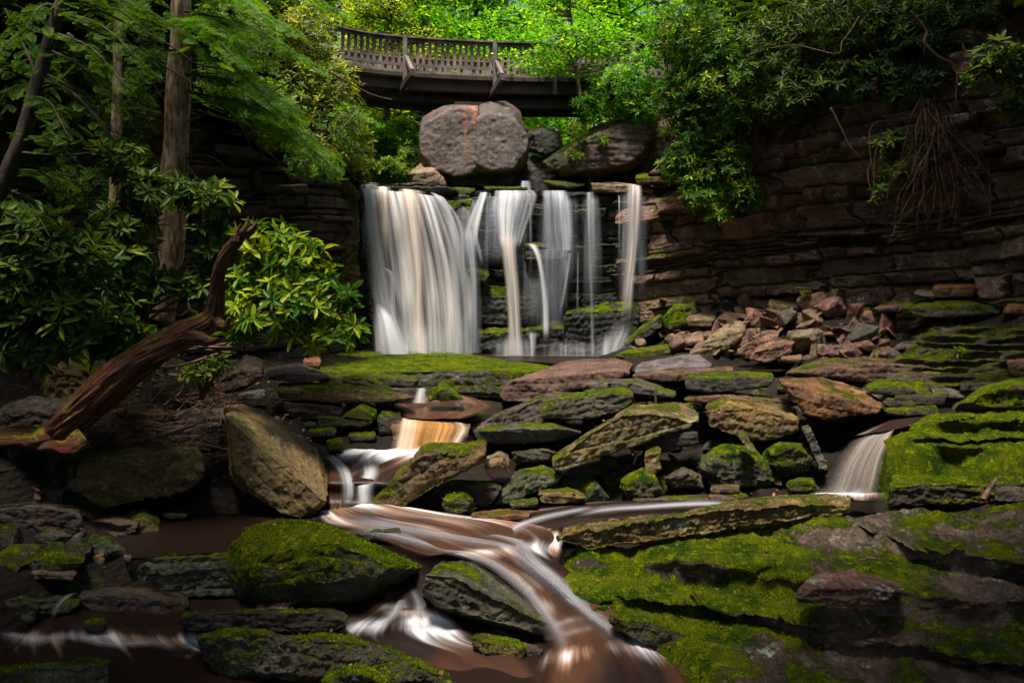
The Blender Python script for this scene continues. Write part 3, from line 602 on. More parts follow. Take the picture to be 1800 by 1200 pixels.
rk("rock_slab", "narrow plank like slab leaning against the golden brown boulder", 9.6, .3, 'gy', 0.35, [(1405, 745), (1420, 742)], [(1408, 750), (1425, 746)], [(1440, 828), (1455, 822)])
rk("rock", "yellow green splinter leaning in the dark gap of the heap", 9.1, .3, 'ol', 0.5, [(1297, 760), (1308, 758)], [(1296, 768), (1312, 765)], [(1318, 798), (1330, 795)])
rk("rock", "brown stone below the long tan boulder among green ones", 9.2, .5, 'wd', 0.5, [(1165, 840), (1200, 818), (1232, 835), (1240, 858), (1180, 862)], None, None)
rk("rock", "small orange flat stone on the far bank of the right stream", 8.8, .4, 'br', 0.45, [(1250, 852), (1300, 850)], [(1248, 857), (1302, 857)], [(1250, 868), (1300, 868)])
rk("rock", "wedge stone with a green top at the end of the right stream", 8.7, .4, 'br', 0.5, [(1255, 862), (1310, 866)], [(1242, 870), (1318, 872)], [(1250, 884), (1290, 882)])
rk("rock", "pointed grey stone poking up behind the arched boulder", 8.9, .5, 'tn', 0.15, [(855, 800), (880, 790), (895, 800)], [(850, 812), (885, 808), (896, 812)], [(852, 825), (895, 825)])
rk("rock", "dark mossy hump between the arched boulder and the diagonal boulder", 9.4, .7, 'dk', 0.5, [(900, 795), (960, 785), (990, 795), (985, 812), (905, 818)], None, None)
# right side assorted
for lab, T, C, B, d, t, c, mo in [
    ("green capped flat stone right of the golden boulder", [(1525, 672), (1590, 668), (1610, 680)], [(1520, 680), (1590, 678), (1612, 688)], [(1530, 692), (1600, 698)], 11.0, .8, 'gg', .7),
    ("dark wet slab below the green capped flat stone", [(1580, 688), (1660, 684)], [(1570, 698), (1665, 694)], [(1575, 714), (1660, 712)], 10.7, .8, 'dk', .5),
    ("bright mossy tongue of rock above the right waterfall", [(1545, 712), (1640, 708)], [(1555, 720), (1650, 716)], [(1560, 732), (1650, 730)], 10.3, .8, 'gg', .85),
    ("blue grey wet stone upstream of the right waterfall", [(1632, 674), (1670, 672), (1700, 690)], [(1635, 684), (1700, 695)], [(1640, 698), (1695, 702)], 11.0, .6, 'bl', .45),
    ("dark stone with a mossy rim beside the right channel", [(1560, 698), (1610, 700)], [(1550, 704), (1610, 708)], [(1555, 716), (1610, 718)], 10.6, .5, 'dk', .6),
    ("rusty block in the gap above the right channel", [(1660, 640), (1690, 638)], [(1655, 648), (1692, 648)], [(1658, 665), (1690, 668)], 12.0, .4, 'og', .2),
    ("brown block at the right edge above the mossy mound", [(1770, 632), (1830, 625)], [(1768, 640), (1830, 638)], [(1775, 660), (1830, 668)], 11.2, .7, 'br', .3),
    ("long low dark ledge stone at the right edge", [(1690, 668), (1770, 664)], [(1685, 674), (1772, 672)], [(1690, 688), (1770, 690)], 11.0, .6, 'dk', .4)]:
    rk("rock", lab, d, t, c, mo, T, C, B)
rk("boulder", "rounded mound of bright moss at the right edge above the right ledge", 9.9, 1.2, 'gg', 0.93, [(1675, 715), (1720, 680), (1780, 665), (1860, 660), (1860, 725), (1760, 722), (1680, 722)], None, None)
# --- left of the falls / left bank
for lab, T, C, B, d, t, c, mo in [
    ("reddish tilted slab on the left bank below the bright rhododendron", [(395, 650), (435, 618), (462, 632)], [(380, 672), (450, 640), (464, 645)], [(378, 682), (395, 692), (440, 678), (462, 660)], 10.6, .6, 'rd', .08),
    ("flat grey slab right of the reddish tilted slab", [(475, 645), (520, 636), (578, 655)], [(465, 660), (520, 652), (580, 662)], [(465, 668), (520, 674), (575, 668)], 11.4, .8, 'gy', .3),
    ("orange brown block under the mossy pool slab at its left end", [(535, 628), (562, 626)], [(532, 634), (565, 634)], [(533, 645), (564, 646)], 13.0, .5, 'og', .1),
    ("lichened grey cobble below the grey slab", [(425, 686), (460, 678)], [(418, 692), (468, 686)], [(420, 704), (466, 702)], 10.4, .4, 'gy', .3),
    ("long mossy slab left of the upper pool", [(490, 672), (600, 670), (700, 690)], [(485, 682), (600, 680), (728, 696)], [(490, 700), (600, 708), (720, 706)], 10.9, .9, 'ol', .62),
    ("grey green slab stacked on the long mossy slab", [(600, 656), (650, 655), (690, 680)], [(600, 664), (650, 664), (695, 688)], [(605, 684), (650, 688), (690, 692)], 11.6, .8, 'gg', .62),
    ("dark flat slab under the left end of the mossy pool slab", [(570, 652), (640, 655)], [(565, 660), (640, 664)], [(570, 676), (640, 676)], 12.2, .8, 'wd', .55),
    ("second dark mossy slab under the pool slab", [(650, 655), (735, 660)], [(645, 662), (738, 668)], [(650, 680), (735, 682)], 12.0, .8, 'wd', .6),
    ("small cone of bright moss beside the upper trickle", [(760, 684), (775, 668), (790, 676)], [(752, 700), (778, 682), (808, 695)], [(750, 705), (780, 706), (815, 704)], 11.2, .5, 'gg', .92),
    ("dark green block left of the orange cascade", [(670, 722), (705, 724)], [(665, 730), (706, 732)], [(665, 762), (705, 766)], 10.5, .5, 'dk', .7),
    ("flat stone with a moss top left of the dark green block", [(615, 760), (660, 756)], [(610, 765), (662, 764)], [(615, 776), (660, 776)], 10.3, .4, 'dk', .85),
    ("bright moss flat at the edge of the middle pool", [(575, 770), (600, 768)], [(572, 778), (604, 776)], [(575, 795), (600, 795)], 9.9, .5, 'gg', .95),
    ("mossy fin of rock above the middle pool", [(640, 705), (665, 715)], [(630, 715), (660, 728)], [(600, 735), (660, 740)], 10.6, .5, 'gg', .7),
    ("low dark slab with green edges in the gap left of the upper pool", [(560, 725), (650, 730)], [(555, 732), (655, 740)], [(560, 752), (650, 752)], 10.6, .7, 'dk', .65),
    ("small mossy wedge under the long mossy slab", [(545, 752), (590, 748)], [(540, 758), (592, 756)], [(545, 770), (590, 768)], 10.3, .4, 'dk', .7),
    ("black flat block beneath the long mossy slab", [(500, 700), (600, 708)], [(495, 706), (605, 716)], [(500, 735), (600, 738)], 10.9, .6, 'dk', .3)]:
    rk("rock", lab, d, t, c, mo, T, C, B)
rk("boulder", "big smooth olive yellow boulder like a leaf beside the middle rapid", 8.0, 1.3, 'ol', 0.20, [(390, 712), (432, 705), (500, 738), (555, 780), (578, 825)], [(395, 735), (450, 800), (520, 870), (560, 905)], [(400, 780), (415, 830), (438, 872), (490, 903), (545, 916), (575, 880)], lichen=.3, rough=.55, bt=.6)
rk("boulder", "large square mossy boulder in shadow left of the olive boulder", 7.9, 1.2, 'ol', 0.42, [(155, 790), (350, 778), (362, 800)], [(150, 803), (352, 797), (360, 812)], [(114, 850), (122, 902), (205, 896), (310, 868), (356, 842)], rough=1.2)
rk("boulder", "black boulder in the shade behind the square mossy one", 8.9, 1.0, 'dk', 0.2, [(250, 745), (385, 730)], [(245, 755), (390, 745)], [(250, 800), (390, 790)])
rk("rock", "pointed green stone at the dark left pool", 7.6, .6, 'ol', 0.6, [(215, 905), (255, 892), (280, 908)], [(170, 950), (250, 905), (281, 918)], [(165, 958), (200, 960), (240, 935), (281, 938)])
rk("boulder", "square grey green block between the two left pools", 6.9, .9, 'gg', 0.5, [(235, 965), (300, 950), (428, 938)], [(228, 982), (255, 985), (400, 980), (425, 975)], [(227, 1030), (252, 1036), (330, 1050), (425, 1050)])
rk("boulder", "large rounded boulder thick with green moss at the lower left of the stream", 6.15, 1.6, 'gg', 0.97, [(396, 1000), (408, 960), (440, 922), (492, 911), (560, 924), (655, 955), (745, 992), (738, 1012), (682, 1040), (640, 1064), (520, 1074), (434, 1060), (405, 1030)], None, None, rough=.7)
rk("rock_slab", "thin black broken slab behind the rounded mossy boulder", 7.4, .4, 'dk', 0.35, [(595, 932), (650, 928), (705, 922)], [(590, 938), (655, 935), (707, 928)], [(600, 945), (660, 950), (703, 955)])
rk("boulder", "grey green angular slab in the lower middle splitting the stream", 6.0, 1.1, 'gg', 0.42, [(778, 980), (832, 983), (895, 1032), (930, 1060)], [(745, 1008), (800, 1010), (880, 1060), (985, 1105)], [(738, 1030), (775, 1068), (850, 1090), (975, 1122)], rough=.8)
rk("rock", "dark flat wet stone in the lower left stream", 6.3, .6, 'wd', 0.12, [(150, 1035), (230, 1030), (330, 1045)], [(142, 1045), (230, 1050), (338, 1062)], [(140, 1068), (200, 1088), (310, 1090)], wet=True)
rk("rock_slab", "long low log like mossy rock below the rounded mossy boulder", 5.85, .6, 'dk', 0.6, [(345, 1070), (420, 1068), (580, 1062), (605, 1072)], [(310, 1088), (345, 1078), (580, 1074), (612, 1085)], [(312, 1100), (340, 1113), (590, 1110), (608, 1100)])
rk("boulder", "wedge shaped mossy boulder at the bottom left of the frame", 5.4, .8, 'gg', 0.70, [(350, 1112), (418, 1098), (560, 1112), (700, 1135), (790, 1185)], [(343, 1120), (415, 1110), (560, 1128), (640, 1130), (790, 1192)], [(380, 1178), (400, 1172), (560, 1185), (700, 1195), (790, 1200)], bt=.6)
rk("rock", "dome of bright moss at the bottom edge of the frame", 5.0, .6, 'gg', 0.95, [(553, 1215), (575, 1180), (620, 1170), (660, 1178), (695, 1215), (690, 1245), (560, 1245)], None, None)
rk("rock", "green stone in the rapids at the bottom centre", 5.75, .5, 'ol', 0.7, [(835, 1108), (880, 1106), (918, 1125)], [(828, 1120), (870, 1130), (922, 1138)], [(832, 1140), (870, 1165), (922, 1160)])
rk("rock", "brown wet stone beside the green stone in the rapids", 5.8, .4, 'wd', 0.15, [(920, 1125), (945, 1130)], [(918, 1135), (955, 1142)], [(925, 1155), (955, 1152)], wet=True)
for lab, T, C, B, d, t, c, mo in [
    ("mossy bank stone at the left edge in shade", [(-20, 965), (60, 945), (140, 950), (155, 970)], [(-20, 985), (80, 975), (150, 985)], [(-20, 1055), (60, 1040), (130, 1010)], 6.5, 1.0, 'gg', .8),
    ("flat brown stone resting on the mossy bank stone", [(60, 998), (130, 998)], [(55, 1005), (135, 1008)], [(60, 1018), (130, 1020)], 6.35, .4, 'br', .2),
    ("small upright ochre stone beside the little left cascade", [(162, 966), (182, 962)], [(160, 975), (185, 972)], [(165, 1005), (188, 1008)], 6.9, .3, 'og', .3),
    ("dark mossy stone below the ochre stone", [(50, 1045), (100, 1036), (140, 1050)], [(42, 1058), (100, 1052), (142, 1062)], [(50, 1078), (130, 1080)], 6.2, .5, 'gg', .6),
    ("dark mossy lump above the lower left rapid", [(150, 1085), (180, 1080)], [(146, 1095), (186, 1095)], [(150, 1112), (185, 1112)], 6.0, .3, 'dk', .7),
    ("long low mossy rock at the bottom left corner", [(-30, 1165), (60, 1158), (190, 1152)], [(-30, 1180), (60, 1172), (195, 1166)], [(-30, 1230), (190, 1225)], 5.3, .8, 'gg', .62),
    ("reddish triangular stone in the dark left bank", [(40, 835), (62, 830)], [(12, 860), (70, 848)], [(10, 920), (80, 915)], 7.6, .6, 'rd', .3),
    ("black boulder at the left edge behind the triangular stone", [(-40, 775), (40, 770)], [(-40, 790), (50, 790)], [(-40, 860), (40, 860)], 8.0, .8, 'dk', .3),
    ("dark upright stone under the dead trunk on the left", [(75, 850), (100, 845)], [(70, 860), (110, 858)], [(72, 930), (112, 930)], 7.7, .4, 'wd', .3),
    ("big rounded stone with yellow moss behind the dead trunk", [(60, 690), (95, 625), (150, 618), (185, 655), (180, 720), (120, 745), (60, 740)], None, None, 9.0, 1.2, 'ol', .7),
    ("smooth dark boulder under the dead trunk at the left edge", [(-20, 730), (40, 695), (120, 700), (150, 760), (60, 790), (-20, 790)], None, None, 8.5, 1.1, 'wd', .3),
    ("flat layered brown slab under the bend of the dead trunk", [(270, 672), (350, 668), (390, 690)], [(262, 688), (350, 684), (392, 700)], [(265, 708), (350, 712), (390, 712)], 9.4, .8, 'br', .3),
    ("grey slab below the flat layered brown slab", [(300, 712), (395, 708)], [(290, 722), (400, 720)], [(295, 740), (400, 742)], 9.2, .7, 'gy', .3),
    ("brown sloping slab behind the left end of the twigs", [(235, 705), (280, 700)], [(225, 722), (290, 720)], [(230, 745), (290, 742)], 9.0, .6, 'br', .25),
    ("thin dark slab at the back of the left dark pool", [(290, 897), (325, 898)], [(284, 903), (330, 904)], [(288, 912), (326, 912)], 7.9, .3, 'gy', .4),
    ("small reddish stone by the little left cascade", [(220, 972), (230, 970)], [(217, 978), (232, 978)], [(218, 988), (230, 988)], 6.85, .2, 'rd', .1),
    ("reddish wet cobble in the lower left rapid", [(310, 1146), (340, 1142)], [(305, 1150), (345, 1150)], [(308, 1160), (342, 1160)], 5.7, .3, 'rd', .15)]:
    rk("rock", lab, d, t, c, mo, T, C, B)
for lab, T, C, B, d, t, c, mo in [
    ("low black boulder in the dark corner above the mossy bank stone", [(-20, 880), (60, 872), (120, 880)], [(-20, 895), (70, 890), (140, 900)], [(-20, 950), (80, 945), (150, 940)], 7.1, .9, 'dk', .35),
    ("dark brown slab at the edge of the left pool below the square boulder", [(110, 905), (190, 900), (235, 905)], [(100, 918), (190, 912), (245, 916)], [(110, 950), (180, 960), (240, 935)], 7.5, .7, 'wd', .3),
    ("black wet rock left of the ochre stone", [(100, 950), (150, 945)], [(95, 960), (155, 958)], [(100, 985), (155, 985)], 7.0, .5, 'dk', .4),
    ("dark mossy hump at the left edge above the lower rapid", [(-30, 1040), (30, 1032), (60, 1045)], [(-30, 1055), (40, 1048), (70, 1058)], [(-30, 1100), (60, 1095)], 6.1, .6, 'gg', .5),
    ("black boulder under the root end of the dead trunk", [(-30, 790), (60, 785), (120, 800)], [(-30, 805), (60, 800), (130, 815)], [(-30, 870), (60, 865), (125, 850)], 8.0, .9, 'wd', .3)]:
    rk("rock", lab, d, t, c, mo, T, C, B)
# --- right scree: traced pieces
SC = [("slender upright shard in the scree", [(1320, 540), (1326, 538)], [(1312, 556), (1326, 548)], [(1308, 565), (1326, 562)], 15.6, .3, 'rd', 0),
      ("long block with an ochre top edge at the back of the scree", [(1352, 525), (1405, 530)], [(1350, 533), (1405, 540)], [(1350, 550), (1410, 556)], 15.9, .6, 'tn', .2),
      ("large tilted pinkish slab in the middle of the scree", [(1360, 585), (1370, 580)], [(1295, 612), (1335, 592), (1370, 588)], [(1293, 625), (1310, 632), (1368, 612)], 14.6, .5, 'rd', 0),
      ("pinkish slab with a split end at the front of the scree", [(1345, 600), (1390, 594)], [(1320, 620), (1375, 605), (1398, 600)], [(1318, 632), (1350, 640), (1392, 620)], 14.2, .5, 'rd', .05),
      ("broad flat brown slab in the scree", [(1270, 572), (1300, 560), (1310, 572)], [(1235, 602), (1280, 585), (1312, 580)], [(1230, 612), (1265, 620), (1300, 600)], 15.2, .6, 'tn', .25),
      ("layered block lying across the scree", [(1405, 590), (1440, 578)], [(1398, 600), (1440, 588), (1448, 592)], [(1396, 612), (1430, 616), (1448, 606)], 14.6, .5, 'br', 0),
      ("standing wedge at the right of the scree heap", [(1450, 580), (1470, 568)], [(1438, 592), (1470, 576), (1474, 580)], [(1440, 602), (1462, 602), (1474, 592)], 14.8, .4, 'rd', 0),
      ("smooth olive slab like a lid over darker stones", [(1510, 572), (1545, 566), (1600, 588)], [(1515, 582), (1550, 590), (1606, 594)], [(1525, 590), (1560, 604), (1604, 602)], 14.0, .7, 'ol', .3),
      ("dark rounded stone under the olive lid slab", [(1500, 585), (1530, 584)], [(1498, 592), (1535, 592)], [(1500, 612), (1540, 616)], 13.8, .4, 'rd', .05),
      ("long red flat slab along the foot of the scree", [(1450, 612), (1535, 608)], [(1436, 620), (1538, 616)], [(1440, 628), (1530, 626)], 13.8, .7, 'rd', .08),
      ("thin dark red slab pointing right below the lid slab", [(1590, 592), (1660, 585)], [(1570, 612), (1662, 596)], [(1566, 620), (1660, 604)], 13.2, .5, 'wd', .2),
      ("bright orange block sitting on the right ledge", [(1645, 497), (1735, 494), (1748, 506)], [(1636, 505), (1737, 500), (1752, 512)], [(1636, 522), (1660, 525), (1750, 518)], 13.8, .5, 'og', 0),
      ("grey stone next to the bright orange block", [(1610, 508), (1640, 510)], [(1604, 514), (1645, 520)], [(1606, 520), (1644, 528)], 13.7, .4, 'gy', .1),
      ("long mossy ledge stone under the bright orange block", [(1600, 528), (1660, 522), (1765, 526)], [(1580, 542), (1660, 536), (1765, 536)], [(1585, 556), (1660, 560), (1760, 552)], 13.3, .9, 'gg', .8),
      ("brown slab leaning against the left end of the mossy ledge stone", [(1555, 530), (1600, 520)], [(1535, 542), (1602, 532)], [(1536, 550), (1600, 550)], 13.9, .5, 'br', .3),
      ("orange stained stone right of the mossy ledge stone", [(1775, 525), (1830, 520)], [(1765, 545), (1830, 538)], [(1762, 552), (1830, 556)], 12.8, .6, 'og', .25),
      ("green slab standing on edge below the mossy ledge stone", [(1672, 572), (1690, 565)], [(1660, 585), (1690, 572)], [(1658, 592), (1680, 586)], 13.2, .3, 'gg', .6),
      ("ochre lichened stone pair high on the left of the scree", [(1282, 490), (1303, 490)], [(1282, 496), (1305, 497)], [(1283, 502), (1303, 503)], 16.8, .4, 'tn', .1),
      ("mossy green dome left of the scree", [(1160, 560), (1185, 535), (1225, 530), (1235, 550), (1215, 575), (1170, 590)], None, None, 16.6, 1.0, 'gg', .9),
      ("dark green boulder at the right foot of the falls", [(1095, 600), (1130, 570), (1165, 548), (1172, 575), (1130, 605), (1098, 615)], None, None, 17.0, 1.0, 'gg', .85),
      ("yellow green slab at the pool edge right of the falls", [(1110, 612), (1180, 602)], [(1082, 622), (1160, 616), (1190, 608)], [(1080, 628), (1110, 634), (1190, 620)], 15.6, .8, 'ol', .8),
      ("brown flat stone at the pool edge beside the yellow green slab", [(1195, 588), (1235, 580)], [(1180, 606), (1238, 596)], [(1180, 614), (1236, 606)], 15.7, .5, 'br', .2),
      ("grey flat slab in the scree above the pool", [(1228, 600), (1258, 596)], [(1210, 618), (1262, 608)], [(1212, 628), (1258, 626)], 15.2, .5, 'br', .35),
      ("little dark cube at the front of the scree", [(1375, 625), (1410, 622)], [(1372, 628), (1412, 630)], [(1373, 638), (1410, 640)], 13.9, .3, 'rd', .1),
      ("flat ochre stone on top of the left scree", [(1215, 548), (1260, 552)], [(1205, 560), (1258, 562)], [(1210, 575), (1250, 575)], 16.3, .5, 'tn', .3)]
for lab, T, C, B, d, t, c, mo in SC:
    rk("rock", lab, d, t, c, mo, T, C, B, rough=.8)

# ---------------------------------------------------------------- mossy bedrock ledges
def ledge(name, label, corners, res, drop, tint, moss, stair, seed, amp=1.0, lichen=0.5, bump=1.0, edge=0.35, mossf=None, kind=None):
    """bedrock with stepped beds: corners = (photo px, py, distance) round its outline; the surface follows them, broken into beds"""
    K = np.array([P(*c) for c in corners]); x0, y0 = K[:, 0].min() - .1, K[:, 1].min() - .1; x1, y1 = K[:, 0].max() + .1, K[:, 1].max() + .1
    xs = np.arange(x0, x1, res); ys = np.arange(y0, y1, res); X, Y = np.meshgrid(xs, ys)
    # signed distance to polygon
    D = np.full(X.shape, 1e9); inside = np.zeros(X.shape, bool); n = len(K)
    wx = X + 0.10 * perlin(np.stack([X * 2.1, Y * 2.1, 0 * X + seed], -1)) + 0.03 * perlin(np.stack([X * 8, Y * 8, 0 * X + seed], -1))
    wy = Y + 0.10 * perlin(np.stack([X * 2.1, Y * 2.1, 0 * X + seed + 9], -1)) + 0.03 * perlin(np.stack([X * 8, Y * 8, 0 * X + seed + 4], -1))
    for i in range(n):
        a, b = K[i, :2], K[(i + 1) % n, :2]; e = b - a; L = e @ e
        t = np.clip(((wx - a[0]) * e[0] + (wy - a[1]) * e[1]) / L, 0, 1)
        D = np.minimum(D, np.hypot(wx - a[0] - t * e[0], wy - a[1] - t * e[1]))
        c = ((a[1] > wy) != (b[1] > wy)) & (wx < (b[0] - a[0]) * (wy - a[1]) / (b[1] - a[1] + 1e-12) + a[0]); inside ^= c
    D = np.where(inside, D, -D)
    w = ((X[..., None] - K[:, 0])**2 + (Y[..., None] - K[:, 1])**2 + 0.15)**-1.6; Z = (w * K[:, 2]).sum(-1) / w.sum(-1)
    p = np.stack([X, Y, 0 * X + seed], -1)
    # beds of varied height with steep, slightly overhanging risers
    pa = p * np.array([.42, 1.0, 1.0])
    q = Z + amp * (0.16 * perlin(pa * 0.9) + 0.06 * perlin(pa * 2.7) + 0.02 * perlin(p * 6)) + 0.05 * X * amp * .4
    rs = np.random.RandomState(seed); bd = np.cumsum(rs.uniform(.35, 1.9, 300) * stair) + Z.min() - 3.0
    k = np.searchsorted(bd, q); lo, hi = bd[k - 1], bd[k]; th = hi - lo; f = (q - lo) / th
    cut = 0.50 + 0.3 * (hsh(k, seed) - .5)
    prof = np.where(f < cut, f / cut * 0.20, 0.20 + 0.80 * sstep(0, 1, (f - cut) / (1 - cut)))
    T = lo + prof * th
    Zf = T * 0.9 + q * 0.1 + bump * (0.035 * fbm(p * 2.0, 4) + 0.026 * fbm(p * 9, 3) + 0.016 * np.abs(fbm(p * 24, 2)))
    br = np.clip(.75 + 1.1 * perlin(np.stack([X * .9, k * 3.7, 0 * X + seed], -1)), 0.05, 1.3)
    br = br * sstep(0.0, .45, D)
    fw = np.where(f < cut, 1 - sstep(0, cut, f), sstep(cut, 1, f)) * 1.55 * th * br
    Zf = Zf - .22 * th * np.exp(-((f - cut) / .10)**2) * br * 1.5
    Y = Y - fw - .03 * (hsh(k, 8) - .5)
    Zf = Zf - drop * sstep(edge * .25, -edge * .55, D) - 0.16 * sstep(edge, 0, D)
    mmod = (mossf(X, Y, q) if mossf else 0 * X) + .22 * np.clip(fbm(p * 2.4, 3) * 1.6, -1, 1)
    o = mesh(name, np.stack([X, Y, Zf], -1).reshape(-1, 3), grid_faces(len(xs), len(ys)), ROCK, attr=dict(mossmod=mmod.ravel()))
    o.color = (*TINT[tint], 1); o["moss"] = moss; o["lichen"] = lichen
    if y0 < 9.3:
        nn = np.empty(len(o.data.vertices) * 3, np.float32); o.data.vertices.foreach_get("normal", nn); nn = nn.reshape(-1, 3); vv = np.stack([X, Y, Zf], -1).reshape(-1, 3); M_ = mmod.ravel()
        px_ = vv[:, 0] / vv[:, 1] * FP + 900; py_ = 540 - vv[:, 2] / vv[:, 1] * FP
        sel = (moss + M_ + .35 * nn[:, 2] > 1.02) & (nn[:, 2] > .1) & (D.ravel() > -.15) & (px_ < 1840) & (py_ < 1230); TUFT.append((vv[sel], nn[sel], res))
    return tag(o, label, "rock ledge", kind=kind)
ledge("rock_ledge", "wide foreground bedrock ledge with thick moss and a red brown flaking end",
      [(945, 990, 6.7), (1010, 935, 7.3), (1200, 915, 7.4), (1400, 890, 7.6), (1600, 880, 7.5), (1830, 880, 7.2), (2200, 930, 6.5), (2100, 1400, 4.2), (1700, 1330, 4.5), (1350, 1290, 4.75), (1215, 1215, 5.15), (1160, 1130, 5.7), (1060, 1075, 6.05), (975, 1040, 6.4)],
      0.0125, 1.1, 'lg', 0.90, 0.135, 4, amp=.75, lichen=1.0, edge=.22,
      mossf=lambda X, Y, q: -.36 * sstep(2.1, 3.3, X + .5 * perlin(np.stack([X * 1.2, Y * 1.2, 0 * X], -1))) - .5 * np.exp(-((X - 2.45) / .75)**2 - ((Y - 5.35) / .45)**2))
ledge("rock_ledge", "moss draped layered ledge right of the right waterfall",
      [(1545, 768, 9.4), (1620, 730, 10.2), (1760, 724, 10.3), (1900, 700, 10.6), (2300, 760, 9), (2100, 830, 8.2), (1860, 830, 8.5), (1700, 815, 8.75), (1590, 800, 9.0)],
      0.015, 1.1, 'wd', 1.05, 0.15, 7, amp=1.0, lichen=.5, edge=.22)
ledge("rock_ledge", "long layered ledge with wet shelves climbing to the right cliff",
      [(1480, 672, 12.6), (1560, 640, 13.0), (1500, 615, 13.8), (1640, 575, 13.8), (1850, 540, 13.4), (2100, 560, 12), (2000, 690, 10.6), (1800, 700, 10.7), (1690, 705, 11.0), (1600, 690, 11.4)],
      0.024, 0.5, 'wd', 0.66, 0.11, 15, amp=.9, lichen=.3, edge=.3)
rk("rock_slab", "long narrow lichened slab lying along the top of the foreground ledge", 7.0, .8, 'ol', 0.42, [(1000, 925), (1200, 895), (1390, 867), (1500, 872)], [(975, 940), (1010, 932), (1200, 912), (1380, 880), (1490, 890)], [(972, 952), (1030, 966), (1200, 945), (1350, 925), (1480, 905)], lichen=1.0, rough=1.6, s=0.15)
rk("rock_slab", "red brown plate with pale lichen patches set in the foreground ledge", 5.45, .5, 'rd', 0.15, [(1430, 1010), (1500, 1000), (1590, 1025)], [(1405, 1035), (1500, 1030), (1592, 1040)], [(1400, 1062), (1500, 1068), (1575, 1066)], lichen=1.6, rough=1.2)
for lab, T, C, B, d, t in [("mossy step at the foot of the moss draped ledge beside the right waterfall", [(1572, 836), (1660, 828), (1738, 838)], [(1562, 850), (1660, 846), (1745, 854)], [(1556, 890), (1660, 894), (1748, 892)], 8.35, .7),
                        ("dark mossy block under the right end of the moss draped ledge", [(1745, 828), (1800, 824), (1870, 830)], [(1738, 846), (1800, 842), (1880, 846)], [(1740, 888), (1880, 888)], 8.3, .7)]:
    rk("rock", lab, d, t, 'wd', .88, T, C, B, rough=1.6)
rk("rock", "small dark crag sticking up at the right end of the right ledge", 8.0, .5, 'wd', 0.3, [(1765, 850), (1830, 848)], [(1752, 862), (1830, 860)], [(1745, 882), (1830, 884)])

# ---------------------------------------------------------------- filler stones between the traced ones
def fillers():
    protos = []
    rs = random.Random(11)
    n = 0
    zones = [(1100, 1560, 498, 640, 'scree', 380, (.26, .74)), (930, 1440, 680, 880, 'heap', 190, (.2, .5)), (1440, 1800, 600, 745, 'right', 50, (.15, .4)),
             (380, 760, 640, 760, 'left', 60, (.15, .40)), (180, 400, 660, 860, 'bank', 50, (.12, .32)), (0, 200, 700, 1000, 'shade', 30, (.2, .5)),
             (480, 640, 1060, 1190, 'stream', 8, (.15, .3)), (0, 330, 950, 1180, 'shade2', 20, (.15, .35))]
    INFO = dict(scree=("small brown broken slab in the scree heap at the foot of the right cliff", "broken slabs in the scree heap", ['rd', 'br', 'br', 'tn', 'wd'], (0, .25)),
                heap=("dark mossy stone wedged between the boulders of the central heap", "small stones in the central heap", ['dk', 'gg', 'wd'], (.4, .8)),
                right=("small mossy stone on the shelves below the right cliff", "small stones on the right shelves", ['gg', 'br', 'wd'], (.3, .8)),
                left=("dark flat stone stacked under the left end of the mossy pool slab", "flat stones left of the upper pool", ['wd', 'gy', 'gg'], (.3, .8)),
                bank=("small brown stone among twigs on the left bank", "small stones on the left bank", ['br', 'wd', 'gy'], (0, .4)),
                shade=("dark stone on the shaded bank at the left edge", "stones on the shaded left bank", ['dk', 'wd'], (.2, .6)),
                stream=("small wet stone in the lower left stream", "small stones in the lower stream", ['wd', 'dk'], (.1, .5)),
                shade2=("dark mossy stone beside the lower left rapids", "stones beside the lower left rapids", ['dk', 'gg'], (.3, .8)))
    out = []
    for x0, x1, y0, y1, key, cnt, sz in zones:
        for _ in range(cnt):
            px, py = rs.uniform(x0, x1), rs.uniform(y0, y1)
            # march the ray to the ground
            d = 3.0
            while d < 19 and (540 - py) / FP * d > float(ground_z((px - 900) / FP * d, d)): d += 0.1
            if d >= 18.6: continue
            x, y, z = P(px, py, d)
            if wet_here(px, py): continue
            if float(inside_gorge(np.array(x), np.array(y))) < 0.1: continue
            out.append((key, x, y, z, rs.uniform(*sz)))
    import mathutils
    P0 = []
    for i in range(14):
        g = np.random.RandomState(100 + i); thin = i < 9
        base = g.normal(size=(9 if thin else 14, 3)); base /= np.linalg.norm(base, axis=1)[:, None]
        base *= np.array([.5, .36, .13 if thin else .3]) * g.uniform(.75, 1.15, size=(len(base), 1))
        o = hull_obj("rock", base, .028); P0.append(o)
        PEND.append((o, 200 + i, np.array([0, 0, 1.0]), .25, .6, .55, .028)); o["_wet"] = 0
    return P0, out
LM = []; USED = {}
